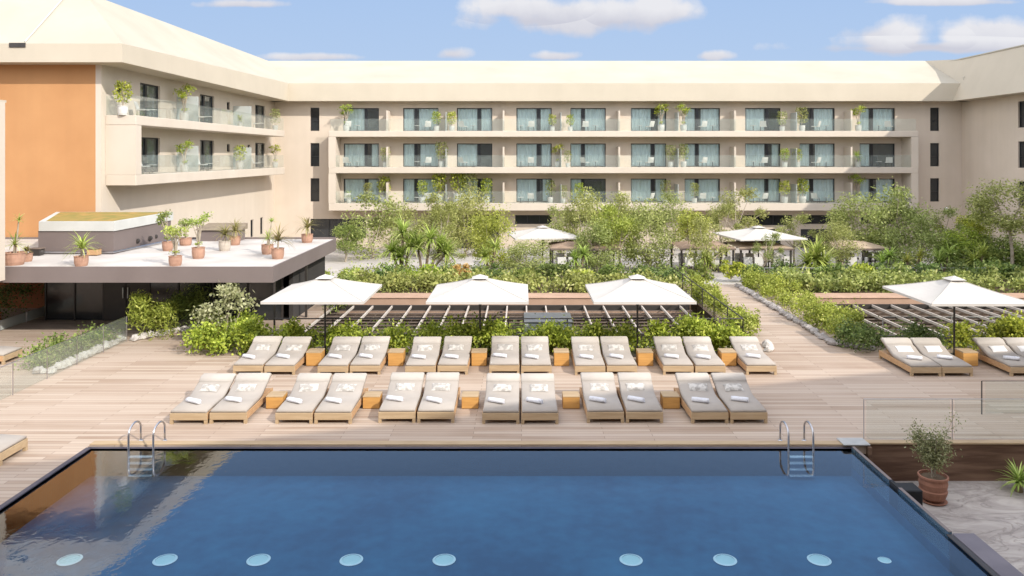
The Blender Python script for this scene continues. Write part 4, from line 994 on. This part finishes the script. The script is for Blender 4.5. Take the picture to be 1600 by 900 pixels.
# ------------------------------------------------------------------ hedges
def hedge(name, x0, x1, y0, y1, z0, z1, n, lm, label, L=.10, W=.055, cat='hedge', group=None, seed=1):
    rr = random.Random(seed); t = empty(name, ((x0+x1)/2, (y0+y1)/2, z0))
    lf = MB(); cl = []
    area = (x1-x0)*(y1-y0); k = max(5, int(area*2.2))
    for i in range(k): cl.append((rr.uniform(x0,x1), rr.uniform(y0,y1), z0+(z1-z0)*rr.uniform(.35,.95), rr.uniform(.22,.42)))
    for i in range(n):
        cx, cy, cz, s = rr.choice(cl)
        x = cx+rr.gauss(0,s*.55); y = cy+rr.gauss(0,s*.55); z = cz+rr.gauss(0,s*.5)
        if z < z0: z = z0+rr.random()*.2
        if i % 5 == 0: x, y, z = rr.uniform(x0,x1), rr.uniform(y0,y1), z0+(z1-z0)*rr.random()*.9
        x = min(max(x, x0-.15), x1+.15); y = min(max(y, y0-.15), y1+.15)
        lf.leaf((x, y, z), L*rr.uniform(.6,1.4), W*rr.uniform(.7,1.3), rr)
    o = lf.build('foliage', M[lm], t, True)
    tag(t, label, cat, group); return t
hedge('hedge', -8.9, 7.0, 23.75, 24.75, 0, .80, 27000, 'leaf_hedge', 'long bright green hedge directly behind the main rows of loungers', seed=2, L=.12, W=.07)
hedge('hedge', 13.6, 20.5, 23.9, 25.1, 0, .85, 13000, 'leaf_hedge', 'bright green hedge behind the loungers right of the path', seed=3, L=.12, W=.07)
hedge('hedge', 7.42, 8.0, 25.6, 36.5, 0, .65, 10000, 'leaf_yellow', 'narrow yellow green hedge along the left side of the garden path', seed=4)
hedge('hedge', 10.45, 11.7, 25.4, 36.5, 0, .75, 14000, 'leaf_yellow', 'yellow green hedge along the right side of the garden path', seed=5)
hedge('shrub', 10.4, 13.4, 23.9, 25.3, 0, .62, 3800, 'leaf_dark', 'dark green shrub patch at the foot of the path behind loungers', cat='shrub', seed=6)
hedge('shrub', -10.4, -8.6, 23.7, 26.0, 0, .95, 4200, 'leaf_hedge', 'bushy green shrub beside the silver bush at the hedge left end', cat='shrub', seed=7, L=.12, W=.07)
hedge('bamboo', -13.0, -11.9, 25.7, 26.9, 0, 1.35, 4200, 'leaf_yellow', 'yellow green bamboo clump in front of the dark pavilion glazing', cat='bamboo', seed=8, L=.18, W=.035)
hedge('bamboo', -12.4, -11.3, 26.9, 27.9, 0, 1.3, 2200, 'leaf_mid', 'darker bamboo clump behind the yellow green one by the pavilion', cat='bamboo', seed=18, L=.18, W=.035)
hedge('planter_grass', -14.5, -13.4, 22.1, 26.0, 0, .42, 3600, 'leaf_mid', 'low green planting in the stone edged bed beside the glass railing', cat='plants', seed=9)
hedge('shrub', -21.5, -18.9, 26.5, 30.8, 0, 1.25, 4800, 'leaf_dark', 'dark shrub in front of the terracotta wall under the pavilion', cat='shrub', seed=10)
hedge('shrub', -19.8, -18.7, 25.2, 27.2, 0, .45, 1300, 'leaf_red', 'russet low shrub at the far left under the pavilion edge', cat='shrub', seed=11)
hedge('hedge', -7.9, 7.3, 34.1, 36.3, 0, .62, 13000, 'leaf_pale', 'broad pale green planting on the terracotta planter behind the left pergola', seed=12, L=.17, W=.11)
hedge('hedge', 12.0, 26.0, 34.1, 36.3, 0, .68, 11000, 'leaf_pale', 'broad pale green planting behind the right pergola', seed=13, L=.17, W=.11)
hedge('hedge', -7.9, 8.2, 37.2, 40.6, -.3, .45, 9000, 'leaf_mid', 'mid green shrubbery behind the planter left of the path', seed=14, L=.15, W=.09)
hedge('hedge', 11.5, 27.0, 37.2, 40.6, -.3, .45, 9000, 'leaf_dark', 'dark green shrubbery right of the path in the garden', seed=15, L=.15, W=.09)
hedge('hedge', -9.8, -3.9, 37.4, 38.6, -.2, .48, 3000, 'leaf_hedge', 'low clipped green hedge beside the pavilion in the garden', seed=16)
hedge('shrub', -8.0, -7.0, 30.5, 33.8, -.1, 1.0, 2600, 'leaf_mid', 'leafy shrub strip right of the pavilion side', cat='shrub', seed=17)
hedge('shrub', 22.5, 27.5, 40, 43, -.6, 1.6, 6500, 'leaf_mid', 'tall bushy green shrub mass near the right wing wall', cat='shrub', seed=19, L=.18, W=.10)
hedge('shrub', -1.9, .3, 24.9, 25.5, 0, .5, 500, 'leaf_mid', 'small green shrub under the second parasol behind the railing', cat='shrub', seed=20)

# silver shrub + red plant
def bush(px, D, zc, rx, rz, lm, label, n=1500, L=.12, W=.07, zb=0, seed=3, name='shrub', grp=None, cat='shrub'):
    t = empty(name, (X(px,D), D, zb)); mb, cs = crown_mb(seed, n, rx, rx, rz, L, W, 12, .38, .2)
    mb.v = [(a, b_, c_+zc) for a, b_, c_ in mb.v]; mb.build('foliage', M[lm], t)
    st = MB()
    for c_ in cs[:8]: st.tube([(0,0,0),(c_.x*rx*.5,c_.y*rx*.5,zc*.6),(c_.x*rx,c_.y*rx,zc+c_.z*rz)], [.03,.02,.008], 5)
    st.build('stems', M['bark'], t); tag(t, label, cat, grp); return t
bush(350, 25.0, 1.0, .85, .85, 'leaf_silver', 'tall silvery leaved bush in front of the dark pavilion', 1700, .14, .08)
bush(328, 24.6, .3, .42, .38, 'leaf_red', 'small russet brown leaved plant at the left end of the hedge', 500, .16, .05)
BS = [(455,36,.5,.7,.5,'leaf_hedge'),(490,38,.3,.6,.4,'leaf_pale'),(545,36.8,.35,.5,.35,'leaf_yucca'),(610,36.6,.45,.6,.45,'leaf_dark'),(668,37.0,.5,.6,.45,'leaf_hedge'),(722,37.3,.55,.5,.4,'leaf_orange'),
      (770,37,.5,.7,.5,'leaf_dark'),(818,36.8,.45,.6,.45,'leaf_mid'),(862,37.6,.6,.7,.5,'leaf_dark'),(905,37,.4,.7,.4,'leaf_hedge'),(955,37.4,.5,.7,.45,'leaf_mid'),(1005,37,.5,.6,.5,'leaf_dark'),
      (1050,36.8,.45,.7,.4,'leaf_dark'),(1092,37.2,.6,.6,.5,'leaf_mid'),(1142,38.6,.55,.55,.45,'leaf_hedge'),(1175,38.4,.4,.5,.35,'leaf_dark'),(1235,37.2,.4,.8,.35,'leaf_pale'),(1300,37.0,.5,.7,.45,'leaf_mid'),
      (1350,36.8,.5,.7,.45,'leaf_hedge'),(1400,37,.5,.7,.5,'leaf_mid'),(1450,37.2,.5,.7,.45,'leaf_dark'),(1500,37,.5,.8,.5,'leaf_dark'),(1550,37.2,.6,.8,.5,'leaf_mid'),(1595,37,.5,.8,.5,'leaf_dark')]
cn = {'leaf_hedge': 'bright green', 'leaf_pale': 'pale green', 'leaf_yucca': 'lime green', 'leaf_dark': 'dark green', 'leaf_orange': 'orange flowering', 'leaf_mid': 'mid green'}
for i, (px, D, zc, rx, rz, lm) in enumerate(BS):
    bush(px, D, zc, rx, rz, lm, '%s rounded shrub, %s from the left in the garden row behind the pergolas' % (cn[lm], ORD[i]), 650, .17, .10, 0, 50+i, grp='rounded garden shrubs')

# ------------------------------------------------------------------ garden trees
TR = [(583,352,50,46,42,'leaf_olive',1,'slender olive tree standing right of the pavilion'),
      (735,345,52,34,42,'leaf_olive',0,'olive tree left of the ground floor glazing, behind the second parasol'),
      (772,374,43,34,38,'leaf_yellow',0,'yellow green small tree right behind the second parasol'),
      (700,392,42,24,18,'leaf_olive',1,'low sparse bush tree between the yucca group and second parasol'),
      (822,402,40,34,22,'leaf_olive',0,'dense low tree in front of the middle back parasol'),
      (915,350,46,34,46,'leaf_olive',0,'tall olive tree just right of the middle back parasol'),
      (962,360,43,36,36,'leaf_yellow',0,'yellow green tree left of the group above the third parasol'),
      (1012,368,44,38,46,'leaf_olive',0,'wide grey green tree directly above the third parasol'),
      (1075,352,46,40,32,'leaf_yellow',1,'spreading yellow green tree right of the third parasol'),
      (1105,378,41,28,34,'leaf_olive',1,'thin dark branched tree beside the brown gazebo roofs'),
      (1152,330,52,34,32,'leaf_olive',1,'tall loose olive tree above the right back parasol'),
      (1345,348,45,40,38,'leaf_olive',0,'left olive tree of the group by the pale gazebo roof'),
      (1395,345,44,44,42,'leaf_olive',0,'tallest middle olive tree of the group by the pale gazebo roof'),
      (1432,378,42,36,34,'leaf_olive',0,'rightmost drooping olive tree of the group by the pale gazebo roof'),
      (1575,325,40,46,36,'leaf_olive',0,'large olive tree against the shaded right wing wall'),
      (1500,378,42,30,22,'leaf_hedge',0,'low bright green tree left of the right wing olive'),
      (1548,388,43,40,20,'leaf_mid',0,'low dark green tree under the right wing olive'),
      (540,372,48,26,18,'leaf_mid',0,'small green tree touching the pavilion roof corner'),
      (672,345,52,30,34,'leaf_olive',0,'feathery olive tree standing behind the tall yucca group'),
      (875,362,50,28,34,'leaf_olive',1,'thin airy olive tree right behind the middle back parasol'),
      (965,345,52,32,34,'leaf_olive',0,'feathery tree behind the yellow green one over third parasol'),
      (1058,340,52,32,34,'leaf_olive',1,'tall thin olive tree behind the spreading yellow green tree'),
      (1125,352,50,26,30,'leaf_olive',1,'slim olive tree left of the tall loose one near right parasol'),
      (620,350,52,34,30,'leaf_olive',1,'loose olive tree behind and left of the yucca group'),
      (1498,358,44,26,28,'leaf_hedge',1,'bright green slim tree near the right wing corner'),
      (685,352,49,30,34,'leaf_olive',1,'airy olive tree between the yucca group and second parasol, behind'),
      (935,384,42,30,34,'leaf_olive',0,'low grey green tree left above the third parasol'),
      (1200,388,41,18,22,'leaf_olive',1,'thin small tree in front of the light brown gazebo'),
      (1240,362,47,26,24,'leaf_olive',1,'airy small tree right of the right back parasol'),
      (1310,378,42,26,26,'leaf_olive',0,'small olive tree at the left of the pale gazebo'),
      (1470,352,44,26,24,'leaf_olive',1,'airy olive tree in front of the right wing corner'),
      (1525,350,44,26,26,'leaf_yellow',1,'yellow green slim tree left of the large right olive')]
for (px, py, D, hw, hh, lm, sparse, lb) in TR:
    tree('olive_tree' if lm == 'leaf_olive' else 'garden_tree', px, py, D, hw, hh, lm, lb, bool(sparse), (.19,.085), 2900 if sparse else 5200, random.uniform(-.3,.3))
yucca(628, 0, 41, [(-.55,1.3),(.05,2.3),(.45,1.6),(-.1,1.0)], 'left clump of tall yucca with three pale stems behind first parasol', 1.15, .11, n=90)
yucca(662, 0, 41, [(-.3,1.5),(.35,1.95),(.9,1.5),(1.2,1.2)], 'right clump of tall dark yucca between first and second parasol', 1.15, .11, n=90)
yucca(1272, 0, 39.5, [(-.3,.8),(.1,1.1),(.45,.7)], 'large bright yucca in front of the gazebos', 1.35, .13, n=90)
yucca(1425, 0, 40, [(-.3,.9),(.4,1.1)], 'drooping yucca under the olive group at right', .7, .05, 'leaf_yellow', n=60)
yucca(1470, 0, 40, [(-.1,.9),(.5,1.2)], 'twin stemmed yucca left of the right wing trees', .9, .09, 'leaf_yucca', n=70)
yucca(765, 0, 40.5, [(-.2,1.1),(.3,1.5)], 'green yucca with two stems behind the second parasol peak', .9, .09, n=70)
yucca(905, 0, 40.5, [(-.2,.9),(.25,1.2)], 'green yucca between the second and third parasol', .85, .08, n=70)
yucca(1100, 0, 40.5, [(0,1.0),(.3,.7)], 'green yucca right of the third parasol by the path railing', .8, .08, n=70)
yucca(1385, 0, 40, [(-.2,.8),(.2,1.1)], 'pale yucca below the middle of the right olive group', .85, .08, n=70)
yucca(1530, 0, 40, [(-.3,.9),(.2,1.2)], 'green yucca below the large right wing olive', .9, .09, n=70)
yucca(545, 0, 33.9, [(0,.1)], 'short lime green yucca at the left end of the terracotta planter', .6, .06, 'leaf_yucca', n=50)
yucca(1592, -.8, 16.0, [(0,.2)], 'dark green spiky plant on the paved terrace at the right edge', .5, .035, 'leaf_yucca', n=90).location.z = -.8

# ------------------------------------------------------------------ gazebos, dining furniture
def gazebo(x0, x1, D0, D1, zt, m, label, hip=.25):
    zb = gz((D0+D1)/2); t = empty('gazebo', ((x0+x1)/2, D0, zb)); b = MB()
    cx = (x1-x0)*.28; my = (D0+D1)/2
    A = (x0,D0,zt); B = (x1,D0,zt); C = (x1,D1,zt); E = (x0,D1,zt); P1 = (x0+cx,my,zt+hip); P2 = (x1-cx,my,zt+hip)
    b.quad(A,B,P2,P1); b.quad(B,C,P2); b.quad(C,E,P1,P2); b.quad(E,A,P1); b.quad(A,E,C,B)
    b.build('roof', m, t, True)
    b = MB(); b.box(x0,x1,D0-.04,D0,zt-.10,zt); b.box(x0,x1,D1,D1+.04,zt-.10,zt); b.build('eave_board', M['batten'], t, True)
    for x in (x0+.12, (x0+x1)/2, x1-.12):
        for y in (D0+.1, D1-.1): b = MB(); b.box(x-.05,x+.05,y-.05,y+.05,zb-.05,zt-.002); b.build('post', M['dark_metal'], t, True)
    tag(t, label, 'gazebo', 'reed roofed gazebos in the garden')
gazebo(X(860,42), X(972,42), 42, 45, 1.12, M['thatch'], 'small brown reed gazebo roof in the middle behind trees')
gazebo(X(1062,42), X(1150,42), 42, 45, 1.12, M['thatch'], 'dark brown reed gazebo left of the right back parasol')
gazebo(X(1155,42), X(1240,42), 42, 45.2, 1.12, M['thatch_light'], 'light brown reed gazebo in front of the right back parasol')
gazebo(X(1308,42), X(1392,42), 42, 45.2, 1.12, M['thatch_light'], 'pale straw gazebo under the right olive group')
def dining():
    t = empty('dining_table', (0,0,0)); b = MB(); b.bbox(-.5,.5,-.4,.4,.71,.75,.01); b.build('table_top', M['chair_white'], t)
    for x in (-.42,.42):
        for y in (-.32,.32): b = MB(); b.box(x-.03,x+.03,y-.03,y+.03,0,.708); b.build('leg', M['dark_metal'], t)
    return t
def dchair():
    t = empty('dining_chair', (0,0,0)); b = MB(); b.bbox(-.24,.24,-.24,.24,.42,.48,.015); b.build('seat', M['chair_white'], t)
    b = MB(); b.bbox(-.24,.24,.21,.26,.49,.92,.01); b.build('backrest', M['chair_white'], t)
    for sx_ in (-.2,.2):
        for sy_ in (-.2,.2): b = MB(); b.box(sx_-.02,sx_+.02,sy_-.02,sy_+.02,0,.418); b.build('leg', M['batten'], t)
    return t
DT = Proto(dining()); DC = Proto(dchair()); tp = [(885,43),(940,43.5),(1080,43),(1120,43.5),(1170,43),(1215,43.4),(1330,43),(1375,43.6)]
for i, (px, D) in enumerate(tp):
    x = X(px, D); z = gz(D)-.008; DT.put((x, D, z), 0, 1.0, label='outdoor dining table, %s from the left under the gazebos' % ORD[i], cat='table', group='dining tables under the gazebos')
    for k, (dx, dy, rz) in enumerate(((-.3,-.62,180),(.3,-.62,180),(-.3,.62,0),(.3,.62,0))):
        DC.put((x+dx, D+dy, z), R(rz), 1.0, label='white outdoor chair, %s of four at the %s dining table from the left' % (['near left','near right','far left','far right'][k], ORD[i]), cat='chair', group='dining chairs under the gazebos')

# ------------------------------------------------------------------ slatted pergolas over the sunken court
def pergola(x0, x1, y0, y1, z, label, step=.8):
    t = empty('slatted_pergola', ((x0+x1)/2, y0, -3.2)); n = int((x1-x0)/step)
    for k in range(n+1):
        x = x0+.1+k*step
        if x > x1-.05: break
        b = MB(); b.bbox(x-.03, x+.03, y0+.09, y1, z-.10, z+.0, .008); b.build('beam', M['beam'], t, True)
    for k in range(9):
        y = y0+.3+k*(y1-y0-.5)/8.5
        b = MB(); b.box(x0, x1, y-.014, y+.014, z-.15, z-.105); b.build('cross_batten', M['batten'], t, True)
    b = MB(); b.box(x0, x1, y0, y0+.085, z-.20, z+.01); b.box(x0, x1, y1, y1+.08, z-.20, z+.01); b.build('edge_beam', M['dark_metal'], t, True)
    b = MB(); k = 0
    x = x0
    while x < x1:
        b.tube([(x, y0+.1, z-.2), (x, y1, z-.2)], .006, 3, False); x += .4
    y = y0+.1
    while y < y1: b.tube([(x0, y, z-.2), (x1, y, z-.2)], .006, 3, False); y += .45
    b.build('wire_mesh', M['batten'], t, True)
    for xx in (x0+.2, (x0+x1)/2, x1-.2):
        for yy in (y0+.15, y1-.15): b = MB(); b.box(xx-.06, xx+.06, yy-.06, yy+.06, -3.2, z-.201); b.build('post', M['dark_metal'], t, True)
    tag(t, label, 'pergola', 'slatted pergolas over the sunken courtyard')
pergola(-8.7, 7.0, 26.9, 32.0, -.05, 'long slatted pergola left of the garden path behind the hedge')
pergola(12.2, 27.0, 26.6, 32.2, -.05, 'long slatted pergola right of the garden path')
def planter(x0, x1, label):
    t = empty('terracotta_planter', ((x0+x1)/2, 33, -.3)); b = MB(); b.bbox(x0, x1, 32.6, 33.95, -.6, .13, .03); b.build('planter_wall', M['terra_light'], t, True)
    b = MB(); b.bbox(x0-.02, x1+.02, 32.56, 32.8, .132, .19, .015); b.build('rim', M['terra_light'], t, True); tag(t, label, 'planter', 'long terracotta planters')
M['terra_light'] = mat('light_terracotta_render', (.46, .31, .225), (.38, .25, .18), .9, 1.5, .15, 20, .1)
planter(-7.85, 7.2, 'long terracotta planter wall behind the left pergola')
planter(12.0, 27.0, 'long terracotta planter wall behind the right pergola')
sk = empty('skylight', (.8, 27.4, 0)); tag(sk, 'low glass box skylight behind the middle of the hedge', 'skylight')
b = MB(); b.box(X(820,27.2), X(893,27.2), 27.0, 28.6, .0, .32); b.build('glass_box', M['frosted'], sk, True)
b = MB(); b.box(X(820,27.2)-.03, X(893,27.2)+.03, 26.96, 28.64, .321, .35); b.box(X(856,27.2)-.02, X(856,27.2)+.02, 26.97, 26.995, .0, .32); b.build('metal_frame', M['steel'], sk, True)
hedge('shrub', -8, 6.6, 27.3, 31.7, -2.2, -.55, 9000, 'leaf_mid', 'green plants growing in the sunken court under the left pergola', cat='shrub', seed=31, L=.2, W=.11)
hedge('shrub', 13, 26, 27.3, 31.7, -2.2, -.55, 9000, 'leaf_mid', 'green plants growing in the sunken court under the right pergola', cat='shrub', seed=32, L=.2, W=.11)

# ------------------------------------------------------------------ railings
def rail(name, pts, h, label, mat_='dark_metal', post=1.9, wires=0, glass=None, top=.022, pr=.022, z=0, cat='railing'):
    t = empty(name, (*pts[0], z))
    for (xa, ya), (xb, yb) in zip(pts, pts[1:]):
        L_ = math.hypot(xb-xa, yb-ya); n = max(1, round(L_/post))
        for k in range(n+1):
            f_ = k/n; b = MB(); b.tube([(xa+(xb-xa)*f_, ya+(yb-ya)*f_, z),(xa+(xb-xa)*f_, ya+(yb-ya)*f_, z+h)], pr, 6)
            if post < 50: b.build('post', M[mat_], t, True)
        if top:
            b = MB(); b.tube([(xa,ya,z+h),(xb,yb,z+h)], top, 6); b.build('top_rail', M[mat_], t, True)
        for w_ in range(wires):
            hz = z+h*(w_+1)/(wires+1); b = MB(); b.tube([(xa,ya,hz),(xb,yb,hz)], .008, 4); b.build('wire', M[mat_], t, True)
        if glass:
            for k in range(n):
                f0, f1 = (k+.03)/n, (k+.97)/n; dx, dy = (xb-xa)/L_, (yb-ya)/L_
                b = MB(); q0 = (xa+(xb-xa)*f0, ya+(yb-ya)*f0); q1 = (xa+(xb-xa)*f1, ya+(yb-ya)*f1); nx, ny = -dy*.006, dx*.006
                prism(b, [(q0[0]-nx,q0[1]-ny),(q1[0]-nx,q1[1]-ny),(q1[0]+nx,q1[1]+ny),(q0[0]+nx,q0[1]+ny)], z+.03, z+h-.01); b.build('glass_panel', M[glass], t, True)
    tag(t, label, cat); return t
rail('metal_railing', [(-8.1,25.15),(7.25,25.15),(7.25,36.5)], .86, 'thin dark metal railing behind the hedge turning along the path', wires=2)
rail('metal_railing', [(11.95,25.4),(16.5,25.4)], .86, 'thin pale wire railing behind the shrubs right of the path', 'galv', wires=1, top=.010, pr=.012)
rail('wire_fence', [(12.2,38.6),(27.5,38.6)], .85, 'thin wire fence across the garden at right', 'galv', wires=2, post=2.4, top=.014, pr=.014, z=-.3)
rail('wire_fence', [(-7.9,38.9),(8,38.9)], .8, 'thin wire fence across the garden behind the left planter', 'dark_metal', wires=1, post=2.4, top=.014, pr=.014, z=-.3)
rail('glass_railing', [(-13.16,17.0),(-13.16,25.6)], .85, 'diagonal frameless glass railing on the left of the deck', 'steel', glass='rail_glass', post=1.55, top=.008, pr=.012)
rail('glass_railing', [(7.45,16.72),(19,16.72)], .9, 'long glass railing along the deck edge above the brown wall', 'steel', glass='rail_glass', post=1.8, top=.007, pr=.008)
rail('glass_railing', [(X(1534,18.4),18.4),(20,18.4)], .8, 'short glass railing behind the other at the right picture edge', 'dark_metal', glass='rail_glass', post=3.2, top=.006, pr=.014)
rail('glass_parapet', [(-18.4,25.6),(-18.4,30)], .38, 'low teal glass parapet beside the far left shrubs', 'steel', glass='frosted', post=1.5, top=.008, pr=.012)

# ------------------------------------------------------------------ edging rocks
def rock_mesh(seed):
    rr = random.Random(seed); b = MB(); n = 7; rings = []
    for k, (r, z) in enumerate(((.35,-.02),(1,.15),(.95,.55),(.5,.95))):
        i = len(b.v); rings.append(i)
        for j in range(n):
            a = 6.283*j/n; q = r*rr.uniform(.7,1.2); b.v.append((math.cos(a)*q*.15, math.sin(a)*q*.13, z*.17*rr.uniform(.8,1.15)))
    for a, c_ in zip(rings, rings[1:]):
        for j in range(n): b.f.append((a+j,a+(j+1)%n,c_+(j+1)%n,c_+j))
    b.f.append(tuple(rings[-1]+j for j in range(n)))
    return b
RK = [Proto(rock_mesh(s).build('edging_rock', M['rock'])) for s in (1,2,3)]
RG = [Proto(rock_mesh(s).build('edging_rock', M['rock_grey'])) for s in (4,5,6)]
def rocks(protos, xa, ya, xb, yb, n, label, group, s0=1.0):
    for k in range(n):
        f_ = (k+random.uniform(-.3,.3))/n
        random.choice(protos).put((xa+(xb-xa)*f_+random.uniform(-.05,.05), ya+(yb-ya)*f_, 0.0), random.uniform(0,6), s0*random.uniform(.7,1.25), label=label, cat='rock', group=group)
rocks(RK, -13.42, 21.9, -13.38, 25.9, 24, 'rough white rock in the edging of the bed beside the glass railing', 'rocks edging the left planting bed')
rocks(RK, -13.9, 21.9, -13.45, 21.85, 3, 'rough white rock at the near corner of the left planting bed', 'rocks at the near corner of the left bed')
rocks(RK, -13.0, 25.7, -11.6, 27.6, 14, 'rough white rock at the foot of the yellow green bamboo', 'rocks edging the bamboo')
rocks(RG, 10.22, 25.2, 10.22, 36.5, 60, 'rough grey rock edging the right side of the garden path', 'rocks edging the garden path', 1.0)
rocks(RG, 10.25, 25.1, 11.3, 24.4, 8, 'rough grey rock at the near end of the path edging', 'rocks at the path corner', 1.1)
rocks(RK, 7.85, 24.3, 8.05, 25.2, 6, 'rough white rock by the railing corner at the start of path', 'rocks at the railing corner', .9)

# ------------------------------------------------------------------ big potted olive on the terrace
pt = empty('potted_olive_tree', (X(1458,15.55), 15.55, -.8)); tag(pt, 'small leafy tree in a round terracotta pot on the paved terrace', 'potted tree')
b = MB(); b.lathe([(.17,.03),(.25,.1),(.295,.22),(.305,.27),(.285,.30),(.30,.38),(.31,.42),(.295,.50),(.30,.545),(.325,.55),(.325,.59),(.29,.595),(.275,.53),(.01,.53)], 28); b.build('pot', M['pot_big'], pt, smooth=False)
b = MB(); b.lathe([(.26,0),(.30,.035),(.27,.035),(.2,.02)], 24); b.build('saucer', M['pot_big'], pt)
b = MB(); b.lathe([(.27,.531),(.27,.54),(.01,.545)], 16); b.build('soil', M['grass_edge'], pt)
rr = random.Random(77); tk = MB(); lf = MB()
ends = [(-.42,0,1.72),(-.2,.1,1.5),(.05,-.1,1.62),(.25,.1,1.45),(.5,0,1.95),(-.30,-.1,1.25),(.38,.05,1.22),(0,.15,1.3),(.12,-.15,1.05),(-.15,-.12,1.05),(-.5,.05,1.5)]
for s_ in ((-.02,0),(.05,.03)): tk.tube([(s_[0],s_[1],.5),(s_[0]*1.5,s_[1],.95)], [.028,.02], 7)
for e in ends:
    e = Vector(e); s0 = Vector((0,0,.85)); m_ = s0.lerp(e,.5)+Vector((rr.uniform(-.05,.05),0,.02)); tk.tube([tuple(s0),tuple(m_),tuple(e)], [.016,.01,.004], 5)
    for q in range(330 if e.z < 1.9 else 110):
        f_ = rr.random()**.6; c_ = s0.lerp(e, f_); lf.leaf(c_+Vector((rr.gauss(0,.10),rr.gauss(0,.10),rr.gauss(0,.09))), .065*rr.uniform(.7,1.3), .026, rr)
tk.build('trunk', M['bark'], pt); lf.build('crown', M['leaf_pot'], pt); pt.scale = (.88, .88, .9)
